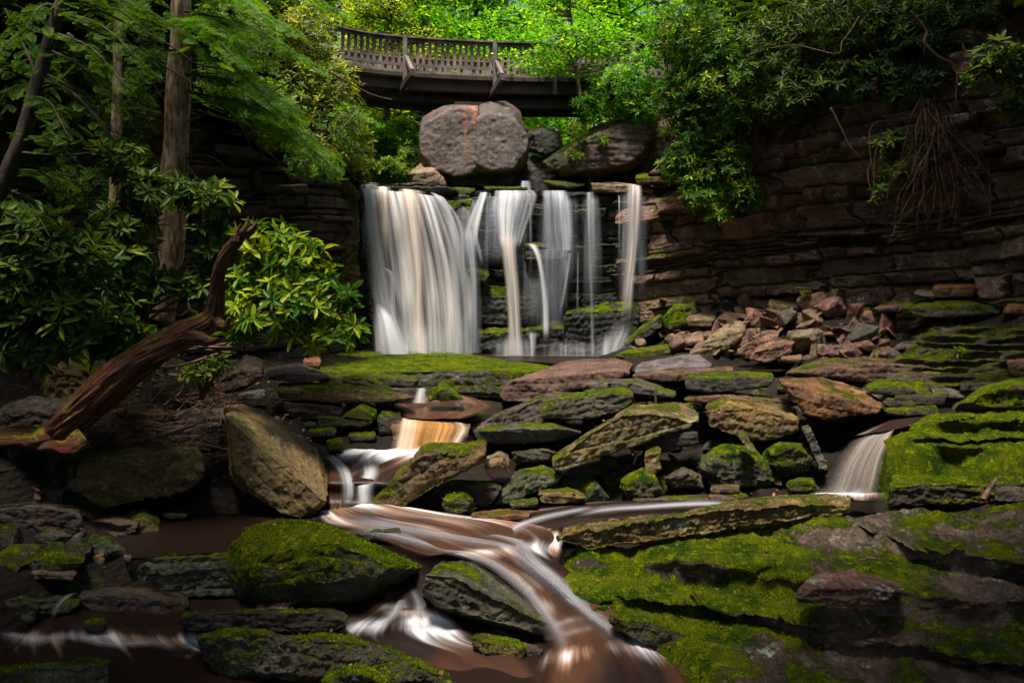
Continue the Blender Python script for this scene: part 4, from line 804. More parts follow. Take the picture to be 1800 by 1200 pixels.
def filler_label(key, x, y, z, sz, o, lab):
    if not LM:
        for q, *_ in PEND:
            l = q.get("label")
            if l: LM.append((l, q.location.x / q.location.y * FP + 900, 540 - q.location.z / q.location.y * FP))
    px, py = x / y * FP + 900, 540 - z / y * FP; g = sum(o.color[:3]); r = o.color[0] / (o.color[1] + 1e-6)
    colr = "mossy" if o["moss"] > .55 else "reddish" if r > 1.75 else "dark" if g < .25 else "grey" if r < 1.25 else "brown"
    size = "tiny" if sz / y < .014 else "small" if sz / y < .02 else "fist shaped"
    for l, lx, ly in sorted(LM, key=lambda q: math.hypot(q[1] - px, (q[2] - py) * 1.5)):
        short = " ".join(l.split()[:9])
        w = short.split()
        for cut in (" in ", " at ", " beside ", " under ", " above ", " below ", " on ", " of ", " between ", " behind ", " with ", " right ", " left ", " near ", " along ", " among "):
            if cut in short and len(short.split(cut)[0].split()) >= 3: short = short.split(cut)[0]
        rel = ("just left of" if px < lx else "just right of") if abs(px - lx) > abs(py - ly) * 1.6 else ("just above" if py < ly else "just below")
        t = f"{size} {colr} stone {rel} the {short}"
        if t not in USED and len(t.split()) <= 16: USED[t] = 1; return t
    return lab
def place_fillers(P0, out):
    rs = random.Random(5)
    INFO = dict(scree=("small brown broken slab in the scree heap at the foot of the right cliff", "broken slabs in the scree heap", ['rd', 'br', 'br', 'tn', 'wd'], (0, .25)),
                heap=("dark mossy stone wedged between the boulders of the central heap", "small stones in the central heap", ['dk', 'gg', 'wd'], (.4, .8)),
                right=("small mossy stone on the shelves below the right cliff", "small stones on the right shelves", ['gg', 'br', 'wd'], (.3, .8)),
                left=("dark flat stone stacked under the left end of the mossy pool slab", "flat stones left of the upper pool", ['wd', 'gy', 'gg'], (.3, .8)),
                bank=("small brown stone among twigs on the left bank", "small stones on the left bank", ['br', 'wd', 'gy'], (0, .4)),
                shade=("dark stone on the shaded bank at the left edge", "stones on the shaded left bank", ['dk', 'wd'], (.2, .6)),
                stream=("small wet stone in the lower left stream", "small stones in the lower stream", ['wd', 'dk'], (.1, .5)),
                shade2=("dark mossy stone beside the lower left rapids", "stones beside the lower left rapids", ['dk', 'gg'], (.3, .8)))
    quota = dict(scree=80, heap=28, right=10, left=10, bank=8, shade=4, stream=4, shade2=4); out = sorted(out, key=lambda q: -q[4] / q[2]); pieces = {}; keep = []
    for q in out:
        if quota[q[0]] > 0 or len(keep) < 14: quota[q[0]] -= 1; keep.append(q)
        else: pieces.setdefault('br' if q[0] in ('scree', 'bank') else 'gg', []).append(q)
    for tn, qs in pieces.items():
        VV, off, FF = [], 0, []
        for key, x, y, z, sz in qs:
            me = P0[rs.randrange(len(P0))].data; v = np.empty(len(me.vertices) * 3, np.float32); me.vertices.foreach_get("co", v); v = v.reshape(-1, 3) * sz * rs.uniform(.9, 1.4)
            e = __import__("mathutils").Euler((rs.gauss(0, .42), rs.gauss(0, .42), rs.uniform(0, 6.28))).to_matrix(); v = v @ np.array(e).T + [x, y, z]
            f = np.empty(len(me.polygons) * 4, np.int32); me.polygons.foreach_get("vertices", f) if all(len(p.vertices) == 4 for p in me.polygons) else None
            VV.append(v); FF.append(f.reshape(-1, 4) + off); off += len(v)
        o = mesh("stone_rubble", np.vstack(VV), np.vstack(FF), ROCK); o.color = (*[q * (.7 if tn == 'gg' else .85) for q in TINT[tn]], 1); o["moss"] = .6 if tn == 'gg' else .12; o["lichen"] = .2
        tag(o, "loose small mossy stones filling the gaps between the boulders" if tn == 'gg' else "loose brown stone chips filling the scree and the left bank", "rubble", kind="stuff")
    for i, (key, x, y, z, sz) in enumerate(keep):
        lab, grp, tints, (m0, m1) = INFO[key]
        src = P0[i % len(P0)]; o = src if i < len(P0) else src.copy()
        if i >= len(P0): COL.objects.link(o)
        o.location = (x, y, z - sz * .03); k = sz * rs.uniform(.9, 1.4); o.scale = (k * 1.15, k, k)
        tl = .62 if key == 'scree' else .42; o.rotation_euler = (rs.gauss(0, tl), rs.gauss(0, tl), rs.uniform(0, 6.28))
        t = TINT[rs.choice(tints)]; o.color = (*[c * rs.uniform(.7, 1.15) for c in t], 1); o["moss"] = rs.uniform(m0, m1); o["lichen"] = rs.random() * .5
        tag(o, filler_label(key, x, y, z, sz, o, lab), "rock", grp)

# ---------------------------------------------------------------- water
STREAMPX = []
def ribbon(name, label, rows, mat, nu=40, nv=None, col=(.8, .8, .8), dens=1.0, edge=0.25, foam=None, wob=0.0, vscale=1.0, bulge=0.0, top=0.0, bot=0.0, seed=1, zr=False):
    """rows: (pxL, pxR, py, d[, foam]) across the flow, going downstream (or pyL,pyR as tuple in py)"""
    A = []
    for r in rows:
        pl, pr = (r[2] if isinstance(r[2], tuple) else (r[2], r[2])); dl, dr = (r[3] if isinstance(r[3], tuple) else (r[3], r[3]))
        if zr: a, b = PZ(r[0], pl, dl), PZ(r[1], pr, dr)
        else: a, b = P(r[0], pl, dl), P(r[1], pr, dr)
        A.append(np.r_[a, b, r[4] if len(r) > 4 else 0.5])
    A = np.array(A); L = np.r_[0, np.cumsum(np.linalg.norm(np.diff((A[:, :3] + A[:, 3:6]) / 2, axis=0), axis=1))]
    nv = nv or max(24, int(L[-1] / 0.035)); B = cr(A, nv * 4)
    Lb = np.r_[0, np.cumsum(np.linalg.norm(np.diff((B[:, :3] + B[:, 3:6]) / 2, axis=0), axis=1))]
    tt = np.linspace(0, Lb[-1], nv); B = np.stack([np.interp(tt, Lb, B[:, c]) for c in range(7)], 1)
    u = np.linspace(0, 1, nu)[None, :, None]
    V = B[:, None, :3] * (1 - u) + B[:, None, 3:6] * u
    wd = np.linalg.norm(B[:, :3] - B[:, 3:6], axis=1).mean()
    U, T = np.meshgrid(np.linspace(0, 1, nu), tt)
    q = np.stack([U * wd * 1.2 + seed * 3.1, T * 0.5, 0 * U + seed], -1); q2 = np.stack([U * wd * 5 + seed, T * 0.7, 0 * U], -1)
    if mat is STREAM or zr: V[..., 2] += wob * (perlin(q) + 0.35 * perlin(q2)) + 0.02 + bulge * np.sin(np.pi * U)
    else: V[..., 1] -= wob * (perlin(q) + 0.6 * perlin(q2)) + bulge * np.sin(np.pi * U)
    e = sstep(0, edge, U + 0.10 * perlin(q2)) * sstep(0, edge, 1 - U + 0.10 * perlin(q2 + 5))
    v = T / tt[-1]
    if top: e = e * sstep(0, top, v)
    if bot: e = e * sstep(0, bot, 1 - v)
    uv = np.stack([U * wd, T * vscale], -1).reshape(-1, 2)
    o = mesh(name, V.reshape(-1, 3), grid_faces(nu, nv), mat, attr=dict(edge=e.ravel(), foam=np.repeat(B[:, 6], nu)), uv=uv)
    o.color = (*col, 1); o["dens"] = dens
    tag(o, label, None, kind="structure")
    if mat is STREAM: STREAMPX.append([(r[0], (r[2][0] if isinstance(r[2], tuple) else r[2])) for r in rows] + [(r[1], (r[2][1] if isinstance(r[2], tuple) else r[2])) for r in rows][::-1])
    return o
def wet_here(px, py):
    for poly in STREAMPX:
        c = False; n = len(poly)
        for i in range(n):
            (ax, ay), (bx, by) = poly[i], poly[(i + 1) % n]
            if (ay > py) != (by > py) and px < (bx - ax) * (py - ay) / (by - ay) + ax: c = not c
        if c: return True
    return False
CREAM = (.84, .72, .62); WHT = (.76, .78, .82); BLU = (.58, .62, .70)
F = lambda n, lab, rows, **k: ribbon("waterfall", lab, rows, FALL, seed=n, **k)
dF = 17.75
F(1, "broad grey veil of the main waterfall", [(628, 772, (321, 343), (18.6, 18.6)), (630, 784, (330, 352), (18.1, 18.1)), (634, 800, (372, 388), 17.85), (640, 822, (460, 455), 17.75), (650, 834, 540, 17.7), (655, 838, 622, 17.65)], col=(.78, .76, .75), dens=1.55, edge=.08, nu=140, wob=.10)
F(2, "bright left strand of the main waterfall spreading at its foot", [(628, 668, 322, 18.5), (630, 668, 335, 17.9), (632, 672, 400, 17.6), (642, 690, 490, 17.45), (650, 705, 545, 17.3), (652, 722, 585, 17.15), (655, 740, 622, 17.0)], col=WHT, dens=1.4, edge=.45, nu=60, wob=.06, bulge=.08)
F(3, "peach coloured middle strand of the main waterfall", [(690, 750, (327, 336), 18.5), (694, 752, 345, 17.85), (706, 752, 400, 17.6), (720, 752, 480, 17.5), (724, 752, 560, 17.45), (720, 760, 622, 17.35)], col=CREAM, dens=1.35, edge=.5, nu=50, wob=.05, bulge=.1)
F(4, "peach strand beside the left edge of the main waterfall", [(655, 690, 325, 18.4), (657, 690, 340, 17.9), (660, 692, 400, 17.75), (664, 694, 480, 17.7)], col=CREAM, dens=1.1, edge=.4, bot=.5, wob=.03)
F(5, "right shoulder strand of the main waterfall", [(752, 780, (336, 346), 18.4), (762, 790, (348, 356), 17.9), (782, 815, 392, 17.65), (790, 820, 450, 17.5), (792, 825, 540, 17.45), (785, 832, 622, 17.4)], col=WHT, dens=1.25, edge=.35, nu=50, wob=.05, bulge=.06)
F(6, "thin veil falling off the right shoulder of the main waterfall", [(805, 838, 392, 17.8), (815, 842, 430, 17.7), (822, 846, 500, 17.65), (820, 850, 620, 17.6)], col=BLU, dens=.9, edge=.4, top=.1)
F(7, "white mound of spray at the left foot of the main waterfall", [(655, 672, 530, 17.1), (656, 700, 556, 16.9), (656, 718, 590, 16.7), (656, 732, 622, 16.55)], col=WHT, dens=1.4, edge=.5, top=.35, bulge=.15)
F(8, "slanting trickle over moss right of the main fall", [(842, 858, 338, 18.55), (836, 856, 350, 18.2), (820, 848, 385, 17.95), (812, 842, 420, 17.85), (810, 840, 470, 17.8)], col=WHT, dens=1.2, edge=.35, bot=.4)
F(9, "fan shaped top of the middle waterfall", [(868, 942, 335, 18.6), (866, 946, 345, 18.15), (864, 938, 372, 17.95), (870, 925, 405, 17.8), (876, 915, 440, 17.65)], col=WHT, dens=1.3, edge=.18, nu=70, wob=.04, bot=.15)
F(10, "bright middle waterfall strand", [(872, 915, 400, 17.75), (878, 912, 440, 17.55), (886, 916, 500, 17.45), (890, 920, 570, 17.4), (888, 924, 624, 17.35)], col=(.86, .78, .72), dens=1.6, edge=.4, nu=40, top=.15, bulge=.08)
F(11, "faint veil between the middle falls", [(850, 890, 345, 18.3), (845, 888, 400, 18.1), (842, 885, 470, 18), ], col=BLU, dens=.75, edge=.4, bot=.3)
F(12, "curving strand right of the middle waterfall", [(918, 940, 426, 17.8), (930, 948, 434, 17.65), (942, 956, 460, 17.55), (950, 964, 520, 17.5), (952, 968, 600, 17.45)], col=WHT, dens=1.3, edge=.4, top=.1, bot=.15)
F(13, "wide faint veil over the right ledge of the falls", [(950, 1000, 335, 18.6), (950, 1004, 350, 18.1), (952, 1010, 400, 17.95), (958, 1010, 440, 17.9)], col=BLU, dens=1.15, edge=.25, nu=60)
F(14, "curtain of thin threads below the right ledge of the falls", [(940, 1010, 438, 17.75), (940, 1008, 460, 17.7), (945, 1000, 520, 17.7), (950, 998, 600, 17.7)], col=BLU, dens=.75, edge=.3, bot=.3, nu=60)
F(15, "thin straight thread of water", [(1030, 1040, 338, 18.5), (1031, 1041, 400, 17.8), (1034, 1043, 480, 17.6), (1036, 1046, 560, 17.5), (1036, 1048, 622, 17.45)], col=WHT, dens=1.6, edge=.45, nu=16)
F(16, "pair of pale streams at the right end of the falls", [(1100, 1130, 324, 18.3), (1096, 1132, 350, 17.8), (1090, 1128, 430, 17.6), (1084, 1118, 510, 17.5), (1082, 1112, 580, 17.45)], col=(.80, .72, .68), dens=1.25, edge=.3, nu=40, bot=.25)
F(17, "spray at the right foot of the falls", [(1075, 1120, 560, 17.3), (1065, 1110, 590, 17.2), (1050, 1095, 622, 17.1)], col=WHT, dens=.8, edge=.5, top=.5)
F(18, "thin thread between the curving strand and the straight thread", [(998, 1006, 445, 17.7), (990, 998, 500, 17.6), (978, 988, 560, 17.6)], col=WHT, dens=.9, edge=.45, nu=12, bot=.3)
F(19, "thread of water left of the middle waterfall", [(826, 834, 392, 17.8), (838, 846, 440, 17.7), (846, 852, 470, 17.7)], col=WHT, dens=.8, edge=.45, nu=12, bot=.3)
F(20, "low white trickles over the base ledge", [(925, 945, 580, 17.45), (928, 945, 600, 17.4), (930, 942, 625, 17.35)], col=WHT, dens=1.2, edge=.4, top=.2)
F(21, "little spout at the lip behind the middle waterfall", [(915, 932, 318, 19.0), (914, 934, 326, 18.9), (914, 936, 336, 18.8)], col=BLU, dens=1.1, edge=.3)
F(22, "faint left inner veil under the ledge", [(650, 660, 470, 17.5), (680, 692, 480, 17.45), (684, 696, 540, 17.4), (684, 698, 600, 17.35)], col=WHT, dens=.7, edge=.4)
_r = random.Random(77)
for k in range(16):
    x = _r.choice([_r.uniform(842, 1010), _r.uniform(842, 1135)]); y0_ = _r.choice([336, 340, 345, 440]); y1_ = y0_ + _r.uniform(110, 220); w_ = _r.uniform(3, 9)
    if 865 < x < 925 and y0_ > 400: continue
    F(100 + k, "hair thin thread of water on the right half of the falls", [(x, x + w_, y0_, 18.2 if y0_ > 400 else 18.55), (x + _r.uniform(-4, 4), x + w_, y0_ + 22, 17.9), (x + _r.uniform(-6, 4), x + w_ + 1, min(622, y1_), 17.75)], col=BLU, dens=_r.uniform(.35, .8), edge=.5, nu=10, bot=.7, top=.25)
for k, (xa, xb, ya, dn) in enumerate([(648, 850, 560, .75), (860, 950, 585, .8), (935, 1075, 596, .55), (1030, 1115, 580, .8)]):
    F(140 + k, "soft spray hanging at the foot of the falls", [(xa + 8, xb - 8, ya, 17.2), (xa, xb, (ya + 622) / 2, 17.0), (xa - 4, xb + 4, 626, 16.9)], col=WHT, dens=dn, edge=.5, nu=40, top=.8)
for k, (xa, xb, ya, yb, dn) in enumerate([(850, 935, 350, 470, .55), (940, 1025, 345, 520, .5), (885, 1000, 440, 600, .35), (1020, 1060, 340, 560, .35), (1080, 1140, 335, 560, .45), (790, 865, 345, 520, .45)]):
    F(150 + k, "sheer veil of spray over the dark rock on the right half of the falls", [(xa + 5, xb - 5, ya, 18.5), (xa, xb, ya + 30, 18.15), (xa - 3, xb + 3, (ya + yb) / 2, 18.0), (xa, xb, yb, 17.95)], col=BLU, dens=dn, edge=.35, nu=70, top=.1, bot=.5, wob=.05)
# low wet ledges at the foot of the face
for lab, T, C, B, d in [("wet shelf at the foot of the middle falls", [(840, 570), (960, 565), (1000, 560)], [(838, 585), (960, 578), (1005, 575)], [(838, 625), (1005, 628)], 17.7),
                        ("wet shelf at the foot of the right falls", [(1000, 540), (1080, 530), (1120, 525)], [(990, 552), (1080, 545), (1130, 540)], [(985, 628), (1110, 625)], 17.6),
                        ("dark wet step behind the middle waterfall", [(840, 500), (940, 505)], [(838, 520), (945, 520)], [(838, 570), (945, 570)], 18.1),
                        ("mossy overhanging block right of the main fall", [(785, 345), (835, 345)], [(782, 352), (832, 352)], [(790, 385), (815, 400)], 18.2),
                        ("projecting wet ledge with strands running off it", [(925, 425), (1000, 430)], [(920, 432), (1005, 436)], [(925, 460), (1000, 458)], 17.9),
                        ("green block jutting beside the main fall", [(825, 470), (858, 475)], [(820, 478), (862, 484)], [(825, 505), (850, 500)], 17.9)]:
    rk("rock", lab, d, 1.0, 'wf', .95 if 'moss' in lab or 'green' in lab else .62, T, C, B, wet=True, lichen=0, rough=1.4)

TEA = (.013, .007, .005); ORG = (.40, .16, .04); DKW = (.022, .014, .012); PNK = (.058, .026, .013)
Wt = lambda n, nm, lab, rows, **k: ribbon(nm, lab, rows, STREAM, seed=n, **{**dict(edge=.02 if n in (31, 39, 41, 43, 44, 50) else .24), **k})
zr = dict(zr=True)
Wt(31, "plunge_pool", "dark plunge pool at the foot of the falls", [(560, 1140, 614, -1.20, .3), (560, 1240, 624, -1.24, .25), (900, 1440, 636, -1.28, .3), (1080, 1440, 654, -1.33, .3)], nu=80, col=DKW, **zr)
Wt(32, "stream", "grey rippled upper pool above the orange cascade", [(700, 790, 688, -1.72, .6), (672, 850, 702, -1.72, .7), (668, 885, 715, -1.73, .65), (690, 850, 728, -1.74, .6), (697, 815, 738, -1.76, .55)], nu=60, col=PNK, wob=.02, **zr)
rk("rock", "sunken rust coloured step under the small cascade", 10.35, .5, 'og', 0.0, [(690, 738), (830, 742)], [(686, 746), (826, 752)], [(690, 800), (815, 800)], wet=True, lichen=0)
F(33, "small amber cascade between the upper and middle pools", [(697, 812, (734, 742), 10.8), (695, 820, (742, 752), (10.4, 10.3)), (690, 812, (765, 772), (10.22, 10.12)), (686, 806, (790, 792), (10.15, 10.0))], col=(.78, .40, .13), dens=1.0, edge=.15, nu=60, wob=.03)
F(51, "pale left curtain of the small amber cascade", [(695, 740, (734, 736), 10.78), (693, 742, (744, 746), 10.33), (688, 738, 768, 10.18), (684, 734, 790, 10.1)], col=(.80, .66, .50), dens=1.1, edge=.4, nu=50, wob=.02)
F(52, "pale right fringe of the small amber cascade", [(795, 822, (740, 745), 10.7), (800, 826, (752, 756), 10.25), (788, 815, 775, 10.05), (775, 806, 792, 9.97)], col=(.80, .72, .62), dens=1.1, edge=.5, nu=30)
Wt(34, "stream", "silky white middle pool turning into the orange brown rapid", [(640, 860, 783, -2.12, .95), (575, 850, 795, -2.13, 1.0), (568, 780, 815, -2.14, .75), (568, 720, 838, -2.16, .6), (570, 690, 852, -2.20, .55), (572, 668, 868, -2.32, .5), (572, 655, 890, -2.45, .6), (565, 670, 908, -2.50, .85)], nu=70, col=PNK, wob=.03, **zr)
Wt(35, "stream", "main rapid sliding through the middle of the foreground", [(545, 735, (905, 895), -2.49, .85), (560, 850, (925, 912), -2.51, .75), (640, 960, (950, 925), -2.52, .7), (730, 1000, (985, 945), -2.55, .6), (800, 985, (985, 972), -2.58, .8), (860, 1015, (1012, 1000), -2.63, .45), (905, 1060, (1050, 1035), -2.76, .6), (915, 1090, (1075, 1058), -2.79, .75), (930, 1130, (1100, 1082), -2.82, .6), (950, 1165, (1135, 1115), -2.93, .5), (940, 1200, (1165, 1150), -2.96, .8), (920, 1260, (1215, 1205), -3.02, .5), (900, 1300, (1300, 1300), -3.15, .5)], nu=90, col=PNK, wob=.06, bulge=.06, **zr)
Wt(36, "stream", "brown side stream coming in from the right under the heap", [(1420, 1440, (868, 885), -2.46, .6), (1240, 1250, (880, 905), -2.48, .55), (1060, 1080, (878, 918), -2.49, .6), (960, 990, (890, 935), -2.50, .55), (850, 900, (905, 950), -2.51, .6), (760, 830, (925, 975), -2.54, .6)], nu=30, col=TEA, wob=.025, **zr)
F(37, "smooth grey waterfall pouring off the right ledge", [(1520, 1575, (765, 752), (9.9, 9.8)), (1490, 1572, (778, 765), (9.6, 9.5)), (1462, 1562, (815, 800), (9.3, 9.2)), (1445, 1552, (850, 845), (9.1, 9.0)), (1430, 1548, (876, 876), (9.0, 8.95))], col=(.60, .50, .43), dens=1.5, edge=.3, wob=.03, bulge=.12)
F(64, "foam at the foot of the right waterfall", [(1435, 1550, 850, 9.0), (1425, 1556, 864, 8.92), (1420, 1560, 876, 8.86)], col=WHT, dens=.9, edge=.5, nu=40, top=.7)
Wt(65, "stream", "white water at the foot of the right waterfall", [(1410, 1570, 868, -2.44, .9), (1400, 1572, 882, -2.47, .7)], nu=30, col=DKW, wob=.02, edge=.3, **zr)
Wt(38, "stream", "dark channel feeding the right waterfall", [(1640, 1700, (715, 725), -1.60, .5), (1570, 1640, (735, 745), -1.70, .5), (1500, 1580, (768, 756), (-1.88, -1.78), .6)], nu=24, col=DKW, **zr)
Wt(39, "stream", "dark brown pool between the boulders on the left", [(190, 560, (905, 905), -2.50, .15), (200, 560, (925, 920), -2.51, .12), (210, 560, (965, 950), -2.53, .12), (215, 440, (985, 970), -2.55, .15)], nu=50, col=TEA, **zr)
F(40, "little brown cascade between the ochre stone and the square block", [(186, 226, 968, 7.3), (190, 226, 978, 7.15), (186, 224, 1000, 7.0), (178, 222, 1030, 6.9)], col=(.50, .36, .27), dens=1.1, edge=.35, nu=24)
Wt(53, "stream", "dark water below the little brown cascade", [(120, 260, 1022, -2.80, .6), (90, 330, 1045, -2.82, .35), (60, 340, 1062, -2.84, .4)], nu=30, col=TEA, wob=.02, **zr)
Wt(41, "stream", "lower left rapid streaked with silky foam", [(-60, 330, (1060, 1075), -2.83, .3), (-60, 345, (1095, 1100), -2.86, .45), (-80, 360, (1120, 1125), -2.92, .85), (-90, 400, (1150, 1150), -2.95, .65), (-100, 440, (1190, 1180), -2.98, .5), (-120, 560, (1260, 1260), -3.02, .3)], nu=90, col=TEA, wob=.05, **zr)
Wt(42, "stream", "water between the rounded mossy boulder and the grey green slab", [(650, 745, (1010, 1000), -2.60, .6), (670, 760, (1045, 1030), -2.66, .5), (640, 790, (1075, 1070), -2.76, .5), (590, 830, (1100, 1095), -2.86, .85), (560, 880, (1128, 1128), -2.91, .6), (640, 960, (1160, 1160), -2.96, .4), (700, 1000, (1220, 1220), -3.05, .4)], nu=60, col=PNK, wob=.03, **zr)
Wt(43, "stream", "foamy white slot of water below the rounded mossy boulder", [(330, 700, 1056, -2.80, .35), (330, 700, 1080, -2.84, .3), (320, 660, 1105, -2.90, .35), (320, 660, 1125, -2.93, .3)], nu=70, col=DKW, wob=.03, **zr)
Wt(44, "stream", "dark red water at the bottom of the frame", [(300, 960, 1140, -2.97, .3), (280, 960, 1180, -3.0, .3), (260, 960, 1260, -3.04, .25)], nu=50, col=TEA, wob=.02, **zr)
F(45, "curved thread of water spilling over the dark mossy stone at lower left", [(128, 142, 1040, 6.0), (108, 126, 1048, 5.95), (92, 108, 1066, 5.9), (80, 98, 1092, 5.88)], col=BLU, dens=.75, edge=.5, nu=16, top=.2, bot=.4)
Wt(60, "stream", "dark water under the main rapid", [(480, 1000, 903, -2.54, .15), (400, 1080, 930, -2.57, .2), (400, 1060, 975, -2.63, .25), (400, 1060, 1010, -2.74, .2), (380, 1120, 1060, -2.88, .25), (330, 1180, 1110, -2.97, .2), (300, 1300, 1180, -3.05, .2), (300, 1400, 1290, -3.12, .2)], nu=80, col=TEA, wob=.03, **zr)
Wt(61, "stream", "small white boil where the rapid meets the foreground ledge", [(930, 990, (935, 925), -2.50, .7), (900, 1000, (960, 955), -2.53, .8), (905, 990, (985, 985), -2.58, .6)], nu=24, col=PNK, wob=.05, **{**zr, 'edge': .45})
Wt(62, "stream", "white foam below the long low mossy rock", [(480, 590, 1094, -2.83, .95), (478, 585, 1108, -2.86, 1.0)], nu=24, col=DKW, wob=.02, edge=.4, **zr)
Wt(63, "stream", "white foam below the rounded mossy boulder", [(440, 530, (1066, 1060), -2.72, .75), (436, 520, (1078, 1072), -2.75, .75)], nu=24, col=DKW, wob=.02, edge=.4, **zr)
for k, (w, dn, pts) in enumerate([(34, 1.0, [(575, 912), (660, 922), (740, 938), (820, 950), (890, 962), (930, 990), (985, 1035), (1040, 1080), (1100, 1140), (1140, 1210)]),
                                  (22, .9, [(640, 905), (720, 915), (800, 930), (870, 940), (915, 958), (940, 988), (985, 1030), (1035, 1080), (1095, 1125), (1140, 1190)]),
                                  (26, .8, [(600, 930), (680, 942), (760, 962), (830, 980), (880, 1005), (930, 1050), (960, 1090), (985, 1140), (975, 1200)]),
                                  (16, 1.0, [(1050, 893), (1000, 903), (950, 915), (910, 930), (900, 948)]), (18, .9, [(1300, 888), (1220, 888), (1140, 892), (1060, 898), (1000, 912)]),
                                  (16, 1.0, [(575, 800), (600, 822), (610, 845), (612, 870), (606, 900)]), (20, .9, [(640, 800), (650, 830), (640, 855), (640, 880), (640, 905)]),
                                  (14, .8, [(690, 1020), (705, 1050), (690, 1085), (650, 1105), (600, 1112)]), (14, .9, [(720, 1030), (735, 1060), (740, 1090), (780, 1115), (840, 1125)]),
                                  (26, .5, [(-20, 1112), (60, 1126), (130, 1120), (200, 1134), (270, 1132), (340, 1150)])]):
    zz = lambda py: float(np.interp(py, [785, 838, 868, 890, 908, 950, 985, 1020, 1062, 1105, 1150, 1210, 1300], [-2.12, -2.16, -2.32, -2.45, -2.49, -2.51, -2.57, -2.65, -2.76, -2.84, -2.94, -3.02, -3.12])) + .035
    rows = []
    for i, (x, y) in enumerate(pts):
        x2, y2 = pts[min(i + 1, len(pts) - 1)]; x1, y1 = pts[max(i - 1, 0)]; tx, ty = x2 - x1, y2 - y1; n_ = math.hypot(tx, ty); ox, oy = -ty / n_ * w, tx / n_ * w * .45
        rows.append((x + ox, x - ox, (y + oy, y - oy), (zz(y), zz(y))))
    F(170 + k, "silky white wisp drawn out along the stream", rows, col=(.74, .74, .80), dens=dn * .8, edge=.5, nu=26, top=.18, bot=.25, wob=.015, zr=True)
F(46, "fringe of small trickles under the grey slab edge", [(668, 770, 1068, 6.15), (666, 775, 1078, 6.08), (664, 772, 1096, 6.05)], col=CREAM, dens=.5, edge=.3, nu=40, top=.4, bot=.5)
F(47, "fringe of pale trickles at the left edge of the lower rapid", [(-10, 100, (1105, 1115), 6.0), (-10, 104, (1118, 1125), 5.9), (-12, 100, (1145, 1140), 5.85)], col=CREAM, dens=.45, edge=.3, nu=40, top=.4, bot=.5)
F(48, "white trickle between the slab and the moss cone", [(732, 752, 682, 11.9), (728, 752, 695, 11.7), (722, 756, 708, 11.6)], col=WHT, dens=1.1, edge=.4, nu=16)
rk("rock", "mossy stone at the foot of the foreground ledge beside the rapid", 5.75, .6, 'gg', 0.75, [(1085, 1070), (1150, 1075), (1200, 1100)], [(1070, 1085), (1150, 1095), (1205, 1115)], [(1080, 1105), (1150, 1135), (1205, 1150)])
Wt(50, "stream", "quiet dark water under the diagonal boulder", [(840, 1100, 780, -2.2, .2), (850, 1110, 820, -2.3, .25), (860, 1000, 850, -2.42, .3)], nu=40, col=DKW, **zr)

